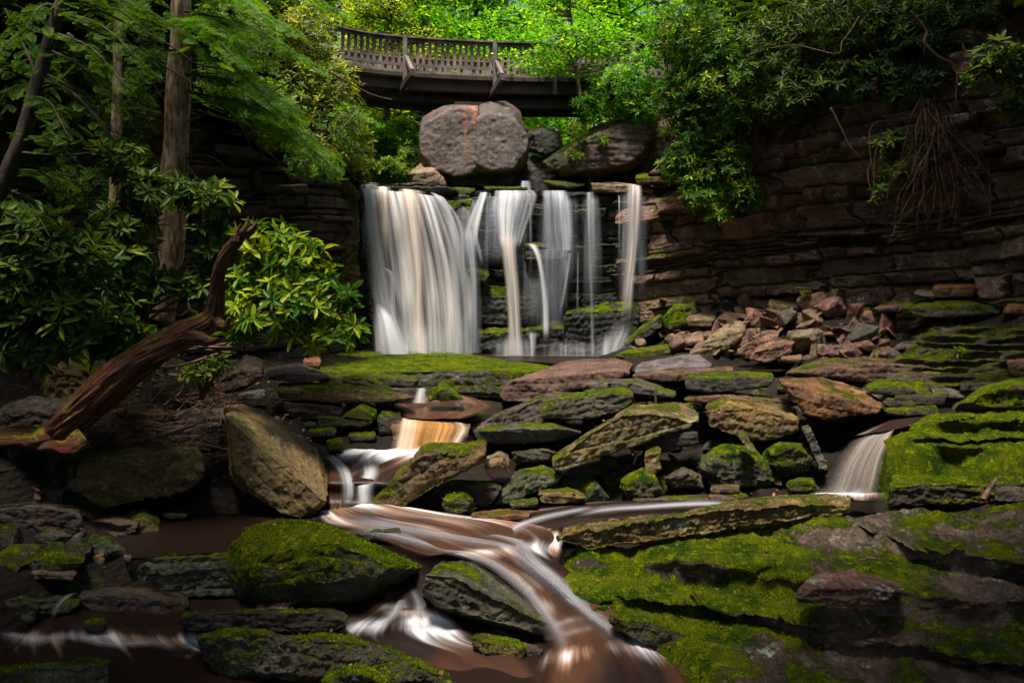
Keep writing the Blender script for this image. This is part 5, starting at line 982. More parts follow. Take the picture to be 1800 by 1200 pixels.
# ---------------------------------------------------------------- footbridge
def footbridge():
    z0 = 7.15
    ctrl = [(520, 18.9), (590, 19.8), (650, 20.3), (713, 20.6), (800, 20.85), (870, 21.0), (975, 21.1), (1100, 21.1), (1220, 21.1), (1340, 21.0), (1480, 20.8)]
    line = cr([((px - 900) / FP * d, d) for px, d in ctrl], 200)
    s = np.r_[0, np.cumsum(np.linalg.norm(np.diff(line, axis=0), axis=1))]
    def at(u, off=0.0, z=0.0):
        x, y = np.interp(u, s, line[:, 0]), np.interp(u, s, line[:, 1]); x2, y2 = np.interp(u + .05, s, line[:, 0]), np.interp(u + .05, s, line[:, 1])
        t = np.array([x2 - x, y2 - y]) / (math.hypot(x2 - x, y2 - y) + 1e-9)
        return np.array([x - t[1] * off, y + t[0] * off, z0 + z])
    def u_at(px):
        return np.interp(px, line[:, 0] / line[:, 1] * FP + 900, s)
    root = empty("footbridge", (0, 21, z0), "long curved wooden footbridge with slatted railings crossing above the falls", "footbridge")
    def run(off, z, w, h, jog=0): return join([beam(at(a, off, z), at(b, off, z), w, h) for a, b in zip(np.linspace(0.1, s[-1] - .2, 40)[:-1], np.linspace(0.1, s[-1] - .2, 40)[1:])])
    c = lambda n, vf, m: child(n, vf[0], vf[1], m, root, smooth=False)
    rs = random.Random(4)
    for side, off in ((0, 0.0), (1, 1.75)):
        c("top_rail", run(off - .02, .98, .15, .045), RAILW); c("upper_rail", run(off, .91, .045, .09), RAILW)
        c("lower_rail", run(off, .16, .05, .085), RAILW)
        c("toe_rail", run(off, -.03, .05, .07), RAILW)
        u = .4; k = 0
        n = 60 if side == 0 else 38
        u0, u1 = u_at(598), u_at(1235)
        for i in range(n):
            uu = u0 + (u1 - u0) * (i + .5) / n + rs.gauss(0, .008)
            c("baluster", beam(at(uu, off + (.04 if not side else -.04), .20), at(uu + rs.gauss(0, .006), off + (.04 if not side else -.04), .89), .095, .03, up=(0, 1, 0)), BAL)
        nb = 58 if side == 0 else 30
        for i in range(nb):
            uu = u0 + (u1 - u0) * (i + .5) / nb; c("spacer_block", beam(at(uu - .05, off, .06), at(uu + .05, off, .06), .05, .11), BAL)
    pl = []
    for i in range(150):
        uu = .15 + (s[-1] - .4) * i / 150; a, b = at(uu, -.10, -.09), at(uu, 1.85, -.09); pl.append(beam(a, b, (s[-1] / 150) * .93, .045))
    c("deck", join(pl), RAILW)
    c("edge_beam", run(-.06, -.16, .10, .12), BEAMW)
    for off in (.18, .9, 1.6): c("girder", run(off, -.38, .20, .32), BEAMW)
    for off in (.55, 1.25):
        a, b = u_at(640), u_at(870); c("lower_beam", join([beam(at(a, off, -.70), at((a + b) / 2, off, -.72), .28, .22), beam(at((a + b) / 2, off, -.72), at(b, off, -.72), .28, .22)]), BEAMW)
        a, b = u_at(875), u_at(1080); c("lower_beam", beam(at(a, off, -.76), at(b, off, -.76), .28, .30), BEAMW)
    for px in (712, 870, 975, 1112):
        u = u_at(px)
        c("post", beam(at(u, -.09, -.62), at(u, -.09, 1.02), .13, .11, up=(0, 1, 0)), RAILW)
        c("post", beam(at(u, 1.84, -.62), at(u, 1.84, 1.02), .13, .11, up=(0, 1, 0)), RAILW)
    for px in (712, 870):
        u = u_at(px)
        c("brace", beam(at(u + .03, -.15, .34), at(u + .16, -.95, -.32), .10, .10), RAILW)
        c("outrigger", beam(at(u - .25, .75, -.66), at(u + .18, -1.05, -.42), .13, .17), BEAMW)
    # pier of crossed timbers on the boulder
    pr = []; u = u_at(842)
    for k in range(5):
        z = -.98 - k * .17
        if k % 2 == 0: pr += [beam(at(u - .75 + .05 * k, o_, z), at(u + .62 - .03 * k, o_, z), .22, .16) for o_ in (.0, 1.3)]
        else: pr += [beam(at(u + q_, -.15, z), at(u + q_, 1.6, z), .22, .16) for q_ in (-.55, .4)]
    pr.append(beam(at(u, .1, -1.4), at(u, 1.2, -1.4), .9, .95))
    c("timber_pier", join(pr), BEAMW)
    return root
footbridge()
for k, (px, py, d, h) in enumerate([(585, 150, 20.6, 2.6), (1185, 130, 21.4, 4.5)]):
    a = P(px, py, d); V, Fc = join([beam(a + [i * .35, 0, 0], a + [i * .35, 0, -h], .22, .22, up=(0, 1, 0)) for i in (-1, 1)] + [beam(a + [-.6, 0, -.6 * j], a + [.6, 0, -.6 * j], .16, .2) for j in (0, 1, 2)])
    e = mesh("bridge_support", V, Fc, BEAMW, smooth=False); tag(e, ["timber trestle under the left end of the footbridge", "timber trestle under the right end of the footbridge"][k], "bridge support")

# ---------------------------------------------------------------- dead trunk across the left bank
def dead_log():
    pts = [(-60, 770, 7.7, .15), (20, 768, 7.65, .13), (85, 768, 7.55, .15), (130, 735, 7.5, .21), (180, 690, 7.5, .235), (235, 640, 7.55, .225), (290, 606, 7.6, .20), (340, 580, 7.65, .17), (372, 556, 7.7, .125), (380, 520, 7.65, .10), (382, 488, 7.6, .088), (394, 455, 7.55, .085), (415, 425, 7.5, .075), (436, 402, 7.45, .045), (443, 392, 7.4, .02)]
    p = [P(a, b, d) for a, b, d, r in pts]; r = [q[3] * .8 for q in pts]
    root = empty("dead_tree_trunk", tuple(p[2]), "twisted red brown dead trunk leaning over the left bank with a patch of yellow moss", "dead trunk")
    V, Fc = tube(p, r, seg=110, n=360, bump=.30, twist=3.4, seed=4.2); child("trunk", V, Fc, DEADW, root, attr=dict(grain=grain(V, 360, 110, 4.2)))
    for i, (q, rr) in enumerate([([(85, 768, 7.5), (60, 778, 7.3), (30, 775, 7.2), (-30, 778, 7.1)], [.11, .09, .06, .05]), ([(150, 770, 7.4), (120, 788, 7.3), (85, 785, 7.2), (68, 790, 7.15)], [.12, .09, .06, .02]),
                                 ([(330, 590, 7.6), (370, 600, 7.5), (382, 595, 7.45)], [.10, .05, .015]), ([(378, 560, 7.7), (395, 575, 7.6), (403, 558, 7.55)], [.08, .05, .02]), ([(352, 566, 7.7), (344, 552, 7.65), (330, 548, 7.6), (318, 556, 7.55)], [.04, .03, .02, .01]), ([(425, 412, 7.45), (432, 402, 7.4), (437, 380, 7.4)], [.05, .035, .004]), ([(430, 415, 7.45), (445, 400, 7.4), (452, 386, 7.4)], [.045, .03, .004]), ([(415, 425, 7.4), (418, 405, 7.4), (424, 392, 7.4)], [.035, .02, .003])]):
        V, Fc = tube([P(*x) for x in q], rr, seg=20, n=40, bump=.5, twist=1, seed=i); child("root" if i < 2 else "stub", V, Fc, DEADW, root, attr=dict(grain=grain(V, 40, 20, .6)))
dead_log()

# ---------------------------------------------------------------- leaves
def norm(v): return v / (np.linalg.norm(v, axis=-1, keepdims=True) + 1e-9)
def leaves(base, d, up, ln, wd, droop, tone, fine=True):
    """vectorised leaf blades. base,d,up (N,3); ln,wd,droop,tone (N)"""
    d = norm(d); s = norm(np.cross(d, up)); n = np.cross(s, d); L, Wd, Dr = ln[:, None], wd[:, None], droop[:, None]
    pt = lambda t, w, h: base + d * L * t + s * Wd * w + n * (h * Wd - Dr * L * t * t)
    if fine:
        V = np.stack([pt(0, 0, 0), pt(.38, -.46, .12), pt(.38, 0, -.05), pt(.38, .46, .12), pt(.75, -.42, .10), pt(.75, 0, -.05), pt(.75, .42, .10), pt(1, 0, 0)], 1)
        N = len(base); o = (np.arange(N) * 8)[:, None]
        Q = np.concatenate([o + [1, 2, 5, 4], o + [2, 3, 6, 5]]); T = np.concatenate([o + [0, 2, 1], o + [0, 3, 2], o + [4, 5, 7], o + [5, 6, 7]])
        return V.reshape(-1, 3), [Q, T], np.repeat(tone, 8)
    V = np.stack([pt(0, 0, 0), pt(.5, -.5, .1), pt(1, 0, 0), pt(.5, .5, .1)], 1); o = (np.arange(len(base)) * 4)[:, None]
    return V.reshape(-1, 3), [o + [0, 3, 2, 1]], np.repeat(tone, 4)
def whorls(C, A, ln, rs, nl=8, young=0.25, fine=True):
    """rosettes of long leaves: centres C, axes A"""
    N = len(C); n = nl; A = norm(A)
    ref = norm(rs.normal(size=(N, 3))); s = norm(np.cross(A, ref)); b = np.cross(A, s)
    az = (np.arange(n)[None] / n * 2 * np.pi + rs.uniform(-.35, .35, (N, n)))[..., None]; el = rs.uniform(-.15, .75, (N, n))[..., None]
    d = (np.cos(az) * s[:, None] + np.sin(az) * b[:, None]) * np.cos(el) + A[:, None] * np.sin(el)
    up = A[:, None] + 0 * d; base = C[:, None] + 0 * d + A[:, None] * rs.uniform(-.06, .02, (N, n, 1))
    yg = (rs.rand(N) < young)[:, None]; tone = np.clip(np.where(yg, .72, .25) + rs.uniform(-.2, .28, (N, n)), 0, 1)
    L = ln * rs.uniform(.65, 1.1, (N, n)); f = lambda a: a.reshape(-1, 3)
    return leaves(f(base), f(d), f(up), L.ravel(), (L * rs.uniform(.24, .32, (N, n))).ravel(), rs.uniform(.0, .35, (N, n)).ravel(), tone.ravel(), fine)
def blob_pts(blobs, n, rs, shell=0.55):
    """points in ellipsoids given as (photo px, py, radius px, py radius, d, depth radius)"""
    C = []; Nn = []
    w = np.array([b[2] * b[3] for b in blobs], float); w /= w.sum()
    for b, k in zip(blobs, (w * n).astype(int) + 1):
        u = norm(rs.normal(size=(k, 3))); r = rs.uniform(shell, 1.0, (k, 1)); q = u * r
        # lumpy outline
        q *= 1 + 0.28 * perlin(u * 2.3 + b[0])[:, None]
        c = P(b[0], b[1], b[4]); R3 = np.array([b[2] / FP * b[4], b[5], b[3] / FP * b[4]]); C.append(c + q * R3); Nn.append(u)
    return np.vstack(C), np.vstack(Nn)
def rhodo(label, root, blobs, n, ln, mat, seed, young=.25, nl=8, stems=14, up=.7, cat="rhododendron", name="rhododendron_shrub", group=None, fine=True, stemr=.022):
    rs = np.random.RandomState(seed); C, Nn = blob_pts(blobs, n, rs)
    p0 = P(*root); o = empty(name, tuple(p0), label, cat, group)
    A = Nn * .8 + np.array([0, -.25, up]) + rs.normal(size=C.shape) * .35
    V, Fc, t = whorls(C, A, ln, rs, nl, young, fine); child("foliage", V, Fc, mat, o, smooth=False, attr=dict(tone=t))
    parts = []
    for k in range(stems):
        e = C[rs.randint(len(C))]; m = (p0 + e) / 2 + rs.normal(size=3) * np.linalg.norm(e - p0) * .13; m[2] += .1
        parts.append(tube([p0 + rs.normal(size=3) * .1, m, e], [stemr, stemr * .6, stemr * .25], 5, 12))
    # twigs behind the rosettes
    idx = rs.choice(len(C), min(len(C), 260), replace=False); cen = np.array([P(b[0], b[1], b[4]) for b in blobs])
    for i in idx:
        e = C[i]; c = cen[np.argmin(((cen - e)**2).sum(1))]; b = e + (c - e) * .45 + rs.normal(size=3) * .06
        parts.append(tube([b, (b + e) / 2 + rs.normal(size=3) * .03, e], [.010, .007, .004], 4, cap=False))
    V, Fc = join(parts); child("stem", V, Fc, TWIG, o)
    return o

# hemlock spray: flat feathery twig along +X, about one unit long
def spray_template(rs, sides=9, per=5, ll=.085):
    B, D, T = [], [], []
    for k in range(sides * 2):
        s = 1 if k % 2 else -1; t = .06 + .94 * (k // 2) / sides; L = .42 * (1 - t)**.7 + .07; a = R(52 + rs.uniform(-8, 8))
        dr = np.array([math.cos(a), s * math.sin(a), rs.uniform(-.1, .05)])
        for j in range(per):
            f = (j + .5) / per; p = np.array([t, 0, -.10 * t * t]) + dr * L * f
            for q in (-1, 1):
                a2 = q * R(48); d = np.array([dr[0] * math.cos(a2) - dr[1] * math.sin(a2), dr[0] * math.sin(a2) + dr[1] * math.cos(a2), rs.uniform(-.15, .15)])
                B.append(p); D.append(d); T.append(f * .55 + .1 + rs.uniform(0, .2))
    B, D, T = np.array(B), np.array(D), np.array(T); n = len(B)
    return leaves(B, D, np.tile([0, 0, 1.0], (n, 1)) + rs.normal(size=(n, 3)) * .2, np.full(n, ll) * rs.uniform(.8, 1.2, n), np.full(n, ll * .42), np.zeros(n), T, fine=False)
_rs = np.random.RandomState(1)
SPR = [spray_template(_rs) for _ in range(3)]
SPRC = [spray_template(_rs, 8, 5, .10) for _ in range(2)]      # coarser, for far or unseen crowns
def place_sprays(O, D, U, sc, rs, T=None, tone=0.0):
    T = T or SPR; Vs, Fs, ts = [], [], []
    D = norm(D); Sd = norm(np.cross(U, D)); U = np.cross(D, Sd)
    for k, (v, f, t) in enumerate(T):
        m = np.arange(len(O)) % len(T) == k
        if not m.any(): continue
        o, d, s, u, c = O[m], D[m], Sd[m], U[m], sc[m]
        X = o[:, None] + c[:, None, None] * (v[None, :, 0:1] * d[:, None] + v[None, :, 1:2] * s[:, None] + v[None, :, 2:3] * u[:, None])
        n = len(o); off = (np.arange(n) * len(v))[:, None, None]
        Vs.append(X.reshape(-1, 3)); Fs.append((f[0][None] + off).reshape(-1, 4) + sum(len(x) for x in Vs[:-1])); ts.append((t[None] + rs.uniform(-.15, .25, (n, 1)) + tone).ravel())
    return np.vstack(Vs), [np.vstack(Fs)], np.clip(np.concatenate(ts), 0, 1)
def boughs(lines, rs, sc=.42, gap=.11, T=None, tone=0, hang=.25):
    """lines: list of 3-D polylines; sprays leave both sides in a flat plane"""
    O, D, U, Sc, tb = [], [], [], [], []
    for ln in lines:
        p = cr(ln, 60); L = np.r_[0, np.cumsum(np.linalg.norm(np.diff(p, axis=0), axis=1))]; n = max(3, int(L[-1] / gap))
        tb.append(tube(ln, np.linspace(.016, .004, len(ln)) * (1 + L[-1] * .25), 5, 24))
        for k in range(n * 2):
            t = L[-1] * (.06 + .94 * (k + rs.rand()) / (n * 2)); o = np.array([np.interp(t, L, p[:, c]) for c in range(3)]); o2 = np.array([np.interp(t + .05, L, p[:, c]) for c in range(3)]) - np.array([np.interp(t - .05, L, p[:, c]) for c in range(3)])
            a = norm(o2[None])[0]; s = np.cross(a, [0, 0, 1.0]); s /= np.linalg.norm(s) + 1e-9; sg = 1 if k % 2 else -1
            d = a * rs.uniform(.4, 1.0) + s * sg * rs.uniform(.5, 1.0) + np.array([0, 0, -hang * rs.uniform(.2, 1.6)])
            O.append(o + s * rs.normal() * sc * .55 + a * rs.normal() * sc * .3 + np.array([0, 0, -.12]) * rs.rand() * sc); D.append(d); U.append(np.array([rs.normal() * .45, rs.normal() * .4 - .2, 1])); Sc.append(sc * rs.uniform(.6, 1.15) * (1.15 - .5 * t / L[-1]))
    return place_sprays(np.array(O), np.array(D), np.array(U), np.array(Sc), rs, T, tone), join(tb)
def dead_twigs(lines, r=.008):
    return join([tube([P(*q) for q in l], np.linspace(r, r * .35, len(l)), 5, 14) for l in lines])

# ---------------------------------------------------------------- hemlocks on the left
def hemlock_main():
    rs = np.random.RandomState(21)
    p = [(278, 560, 10.6), (292, 500, 10.6), (303, 400, 10.6), (308, 300, 10.6), (311, 230, 10.6), (314, 160, 10.6), (318, 60, 10.6), (322, -120, 10.6), (328, -420, 10.6)]
    r = [.24, .20, .19, .195, .17, .175, .15, .13, .08]
    W_ = [P(*q) for q in p]; o = empty("hemlock_tree", tuple(W_[0]), "stout grey barked hemlock trunk with dead branch stubs standing on the left bank", "hemlock tree")
    V, Fc = tube(W_, r, 48, 200, bump=.16, seed=3.3); child("trunk", V, Fc, BARK, o)
    L = [[(330, 278, 10.6), (350, 272, 10.4), (372, 276, 10.2), (405, 298, 10)], [(330, 284, 10.6), (352, 285, 10.3), (373, 287, 10.2)], [(330, 291, 10.6), (378, 297, 10.2)],
         [(330, 232, 10.6), (350, 229, 10.4), (368, 231, 10.3)], [(326, 214, 10.6), (345, 208, 10.5), (365, 196, 10.4), (378, 184, 10.3)], [(288, 205, 10.6), (262, 195, 10.4), (240, 190, 10.3), (212, 192, 10.2)],
         [(288, 208, 10.6), (268, 200, 10.5), (245, 186, 10.4), (226, 178, 10.3)], [(290, 215, 10.6), (272, 209, 10.4), (256, 208, 10.3)], [(300, 192, 10.6), (280, 165, 10.5), (262, 130, 10.4), (256, 105, 10.3)],
         [(345, 130, 10.5), (365, 129, 10.4), (390, 130, 10.3)], [(335, 110, 10.6), (380, 120, 10.3), (440, 121, 10), (487, 116, 9.8)], [(330, 180, 10.6), (360, 181, 10.4), (380, 184, 10.3)], [(330, 300, 10.6), (360, 320, 10.3), (388, 336, 10.1)],
         [(330, 280, 10.6), (345, 240, 10.4), (348, 210, 10.3)], [(385, 182, 10.3), (420, 215, 10), (450, 250, 9.9), (480, 275, 9.8), (497, 297, 9.8)], [(335, 105, 10.6), (400, 105, 10.2), (470, 100, 9.8)], [(420, 215, 10), (455, 285, 10)], [(440, 180, 9.8), (500, 150, 9.6), (530, 128, 9.5)]]
    for l in L:
        V, Fc = dead_twigs([l], .016); child("dead_branch", V, Fc, TWIG, o)
    B = []
    for a, b in [((320, 60, 10.4), (500, 210, 9.4)), ((325, 90, 10.4), (480, 180, 9.0)), ((325, 20, 10.4), (560, 120, 9.6)), ((325, -10, 10.4), (520, 60, 9)), ((310, 40, 10.4), (420, 110, 8.6)),
                 ((310, 90, 10.4), (250, 140, 9.4)), ((325, 130, 10.4), (560, 215, 10.2)), ((330, 160, 10.4), (590, 270, 10.8)), ((325, -40, 10.4), (450, 20, 8.4)), ((380, 170, 10), (540, 250, 9.9)), ((310, -20, 10.4), (180, 60, 9)), ((325, 60, 10.5), (400, 60, 8.8)), ((325, -60, 10.5), (600, 20, 9.8)), ((430, 210, 10), (590, 300, 10.6))]:
        A_, B_ = P(*a), P(*b); m = (A_ + B_) / 2 + [0, 0, .18]; B.append([A_, m, B_])
    (V, Fc, t), (V2, F2) = boughs(B, rs, .30, .055, hang=.12)
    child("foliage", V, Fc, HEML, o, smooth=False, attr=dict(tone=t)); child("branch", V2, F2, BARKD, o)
hemlock_main()
def leaning():
    rs = np.random.RandomState(22)
    p = [(-30, 420, 7.0), (8, 320, 7.0), (40, 240, 7.0), (66, 150, 7.0), (88, 70, 7.0), (112, -10, 7.0), (140, -120, 7.0)]; W_ = [P(*q) for q in p]
    o = empty("hemlock_tree", tuple(W_[0]), "thin dark hemlock leaning in from the left edge with long drooping boughs", "hemlock tree")
    V, Fc = tube(W_, [.085, .08, .072, .068, .06, .055, .04], 20, 120, bump=.15, seed=1); child("trunk", V, Fc, BARKD, o)
    for l in [[(70, 155, 7), (100, 150, 6.9), (130, 165, 6.8), (160, 195, 6.8), (190, 225, 6.8), (215, 240, 6.8)], [(35, 268, 7), (80, 272, 6.8), (130, 272, 6.8), (175, 266, 6.8)], [(110, 25, 7), (180, 60, 6.8), (260, 100, 6.9), (320, 135, 7.1), (350, 155, 7.2)], [(135, -5, 7), (200, 30, 7), (290, 75, 7.2), (340, 110, 7.4)], [(130, 165, 6.8), (175, 215, 6.8), (195, 245, 6.8)]]:
        V, Fc = dead_twigs([l], .017); child("branch", V, Fc, BARKD, o)
    B = []
    for a, b in [((110, 25, 7), (250, 110, 6.6)), ((100, 60, 7), (230, 160, 6.6)), ((90, 90, 7), (215, 200, 6.7)), ((80, 130, 7), (200, 245, 6.9)), ((60, 170, 7), (120, 240, 6.5)), ((40, 240, 7), (150, 300, 6.8)), ((120, -10, 7), (330, 60, 7)),
                 ((60, 60, 7.4), (-20, 120, 7)), ((50, 150, 7.4), (-20, 210, 7)), ((100, 10, 7), (40, 60, 6.6)), ((20, 300, 7.2), (130, 350, 7.1)), ((120, 60, 7.2), (160, 140, 7.0)), ((10, 330, 7.2), (90, 420, 7)), ((150, 20, 7.2), (260, 55, 6.8)), ((30, 60, 7.6), (80, 200, 7.4))]:
        A_, B_ = P(*a), P(*b); B.append([A_, (A_ + B_) / 2 + [0, 0, .12], B_])
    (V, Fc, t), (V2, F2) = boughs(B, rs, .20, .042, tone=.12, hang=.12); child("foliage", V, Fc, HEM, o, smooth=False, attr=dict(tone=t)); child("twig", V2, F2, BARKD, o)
leaning()
V, Fc = tube([P(188, 545, 11.3), P(195, 480, 11.3), P(200, 400, 11.3), P(202, 320, 11.3), P(205, 200, 11.3), P(208, 40, 11.3)], [.11, .095, .09, .085, .08, .06], 20, 80, bump=.15)
o = mesh("tree_trunk", V, Fc, BARK); tag(o, "slim straight trunk left of the stout hemlock trunk, half hidden by leaves", "tree trunk")
for k, (l, r, lab) in enumerate([([(478, 70, 11), (520, 100, 11), (560, 118, 11), (600, 138, 11.2), (650, 165, 11.3), (690, 176, 11.4)], .022, "thin bare branch reaching across the sunlit rhododendron towards the bridge"),
                               ([(1600, 20, 13.2), (1628, 55, 13.2), (1625, 75, 13.1), (1650, 100, 13), (1680, 120, 13), (1680, 180, 13)], .03, "crooked bare stem in the dark rhododendron at the upper right"),
                               ([(1460, 190, 13.5), (1478, 225, 13.5), (1492, 255, 13.5), (1510, 275, 13.5)], .022, "single bare root hanging down before the dark right cliff"),
                               ([(1510, 30, 13.5), (1495, 55, 13.5), (1480, 75, 13.5), (1470, 95, 13.5), (1400, 80, 13.8), (1355, 85, 14)], .022, "bare forked stick in the right rhododendron thicket")]):
    V, Fc = tube([P(*q) for q in l], np.linspace(r, r * .4, len(l)), 8, 60, bump=.2, seed=k); o = mesh("bare_branch", V, Fc, TWIG); tag(o, lab, "branch")

# ---------------------------------------------------------------- rhododendrons
rhodo("bright sunlit rhododendron leaning over the left bank towards the falls", (430, 560, 9.4), [(470, 420, 60, 45, 9.0, .5), (520, 470, 75, 60, 8.9, .5), (560, 530, 70, 55, 8.8, .5), (480, 545, 85, 50, 8.7, .5), (600, 575, 42, 28, 8.7, .3), (440, 500, 50, 60, 9.0, .5), (560, 590, 60, 25, 8.7, .3), (420, 590, 40, 25, 8.9, .3), (625, 580, 22, 14, 8.7, .15)], 235, .215, RH_LITE, 31, young=.6)
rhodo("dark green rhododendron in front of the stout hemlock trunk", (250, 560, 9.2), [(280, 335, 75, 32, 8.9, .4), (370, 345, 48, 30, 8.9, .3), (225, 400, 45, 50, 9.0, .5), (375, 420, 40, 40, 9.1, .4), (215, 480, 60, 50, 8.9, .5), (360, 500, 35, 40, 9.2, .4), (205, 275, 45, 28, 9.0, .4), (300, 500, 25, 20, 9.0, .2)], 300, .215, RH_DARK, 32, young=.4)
rhodo("shaded rhododendron with broad leaves at the left edge", (60, 640, 8.0), [(60, 400, 80, 40, 7.8, .5), (110, 460, 90, 55, 7.8, .5), (30, 500, 80, 70, 7.7, .5), (130, 560, 110, 60, 7.8, .5), (40, 600, 80, 50, 7.6, .4), (200, 600, 60, 30, 8.0, .3)], 384, .215, RH_DARK, 33, young=.3)
rhodo("small low rhododendron sprig under the bend of the dead trunk", (350, 690, 8.6), [(350, 655, 32, 18, 8.4, .2), (385, 640, 25, 18, 8.5, .2)], 34, .13, RH_DARK, 34, young=.5, stems=5)
rhodo("small rhododendron twig in front of the left rock wall above the pool", (400, 620, 8.6), [(250, 585, 30, 20, 8.2, .15), (175, 600, 40, 20, 8.2, .2)], 40, .14, RH_LITE, 35, young=.4, stems=4)
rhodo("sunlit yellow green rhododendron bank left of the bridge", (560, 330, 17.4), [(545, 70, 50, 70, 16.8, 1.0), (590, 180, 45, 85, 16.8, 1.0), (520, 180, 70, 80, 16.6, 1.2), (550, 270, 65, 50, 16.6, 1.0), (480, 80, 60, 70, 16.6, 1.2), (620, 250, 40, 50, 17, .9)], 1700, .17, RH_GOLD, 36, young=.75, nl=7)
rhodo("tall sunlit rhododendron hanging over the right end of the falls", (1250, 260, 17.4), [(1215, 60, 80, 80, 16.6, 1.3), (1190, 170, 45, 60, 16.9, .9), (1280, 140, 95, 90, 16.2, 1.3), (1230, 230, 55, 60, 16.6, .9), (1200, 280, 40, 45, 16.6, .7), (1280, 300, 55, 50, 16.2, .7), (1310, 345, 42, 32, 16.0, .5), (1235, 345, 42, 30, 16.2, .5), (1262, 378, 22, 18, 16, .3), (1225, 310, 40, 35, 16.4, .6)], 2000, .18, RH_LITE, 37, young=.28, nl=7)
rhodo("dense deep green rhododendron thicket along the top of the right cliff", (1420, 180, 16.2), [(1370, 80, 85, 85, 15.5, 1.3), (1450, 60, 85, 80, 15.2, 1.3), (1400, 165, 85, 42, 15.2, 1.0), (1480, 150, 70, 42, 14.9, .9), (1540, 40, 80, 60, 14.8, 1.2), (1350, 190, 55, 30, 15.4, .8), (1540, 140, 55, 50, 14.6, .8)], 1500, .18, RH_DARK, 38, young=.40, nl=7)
rhodo("dark rhododendron overhang in the upper right corner", (1700, 60, 14.2), [(1640, 60, 80, 70, 14.0, 1.1), (1740, 30, 90, 45, 13.6, 1.1), (1620, 150, 50, 35, 13.9, .6), (1830, 40, 60, 60, 13, 1)], 900, .18, RH_DARK, 39, young=.22, nl=7)
rhodo("rhododendron clump hanging beside the root tangle on the right cliff", (1590, 220, 14.2), [(1565, 255, 32, 32, 13.8, .3), (1578, 300, 40, 28, 13.7, .3), (1552, 338, 26, 16, 13.7, .25), (1630, 270, 22, 45, 13.7, .25)], 110, .18, RH_DARK, 40, young=.55, stems=8)
rhodo("near rhododendron branch entering at the right edge", (1900, 140, 10.2), [(1760, 100, 55, 30, 10, .35), (1740, 130, 40, 26, 10, .3), (1800, 150, 40, 40, 10, .35), (1790, 190, 36, 16, 10, .25)], 110, .19, RH_DARK, 41, young=.5, stems=7)
rhodo("bright rhododendron growing on top of the large mossy boulder", (1090, 210, 19.8), [(1090, 160, 60, 45, 19.2, .8), (1040, 190, 35, 30, 19.3, .5), (1130, 130, 50, 40, 19.4, .8), (1120, 200, 40, 25, 19.1, .5)], 420, .19, MAPLE, 42, young=.35, nl=7)
for k, (px, py, rx, ry, n, lab) in enumerate([(1015, 232, 26, 14, 16, "rhododendron sprig on the left shoulder of the mossy boulder"), (1012, 272, 18, 12, 10, "small rhododendron sprig low on the face of the mossy boulder"), (1060, 250, 12, 12, 8, "tiny bright plant halfway up the mossy boulder")]):
    rhodo(lab, (px, py + 12, 19.0), [(px, py, rx, ry, 18.8, .2)], n, .17, RH_LITE, 50 + k, young=.5, stems=3, name="rhododendron_sprig")
for k, (lab, root, bl, n, ln, mt) in enumerate([("dim leafy understory behind the leaning hemlock at the upper left", (120, 340, 13.5), [(60, 90, 90, 110, 13, 1.4), (150, 200, 90, 90, 13, 1.2), (220, 80, 80, 80, 13.2, 1.2), (60, 270, 70, 60, 12.6, 1)], 2300, .085, HEM),
    ("dim green undergrowth between the two hemlock trunks", (240, 420, 12.5), [(245, 300, 35, 60, 12.4, .6), (150, 330, 70, 40, 12.2, .8), (230, 200, 45, 60, 12.8, .8)], 900, .09, HEM),
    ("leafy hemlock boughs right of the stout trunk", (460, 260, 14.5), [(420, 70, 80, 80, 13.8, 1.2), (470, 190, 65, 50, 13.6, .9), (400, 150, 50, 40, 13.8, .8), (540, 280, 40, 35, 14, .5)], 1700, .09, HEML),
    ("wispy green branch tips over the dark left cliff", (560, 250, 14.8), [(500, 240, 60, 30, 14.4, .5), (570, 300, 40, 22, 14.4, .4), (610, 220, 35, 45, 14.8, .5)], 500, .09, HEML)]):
    rhodo(lab, root, bl, n, ln, mt, 90 + k, young=.22 if k < 2 else .6, nl=7, stems=6, name="understory_shrub", cat="shrub", fine=False, stemr=.012)
rhodo("low bright shrubs by the water above the main fall lip", (680, 320, 20.5), [(690, 300, 45, 22, 20.6, .8), (640, 300, 50, 24, 20.4, .8), (720, 280, 20, 30, 21, .6)], 420, .19, RH_LITE, 44, young=.5)
rhodo("deep green shrub behind the main fall lip under the bridge", (690, 290, 22.5), [(700, 245, 40, 40, 22.4, 1.0), (650, 250, 40, 45, 23, 1)], 420, .2, MAPLE, 45, young=.3)
for px, py, d in [(1415, 515, 15.5), (1525, 550, 14.6), (1686, 618, 11.9), (1382, 880, 8.4), (1690, 505, 13.6)][:4]:
    rhodo({1415: "pale green fern like plant growing from the foot of the right cliff", 1525: "little green plant among the stones right of the scree", 1686: "small green plant on the wet shelves at the right", 1382: "tiny green plant on the foreground ledge top"}[px], (px, py + 6, d), [(px, py, 12 if d > 9 else 8, 7 if d > 9 else 4, d, .08)], 9, .10 if d > 9 else .04, RH_LITE, px, young=.7, stems=2, name="small_plant", cat="plant")

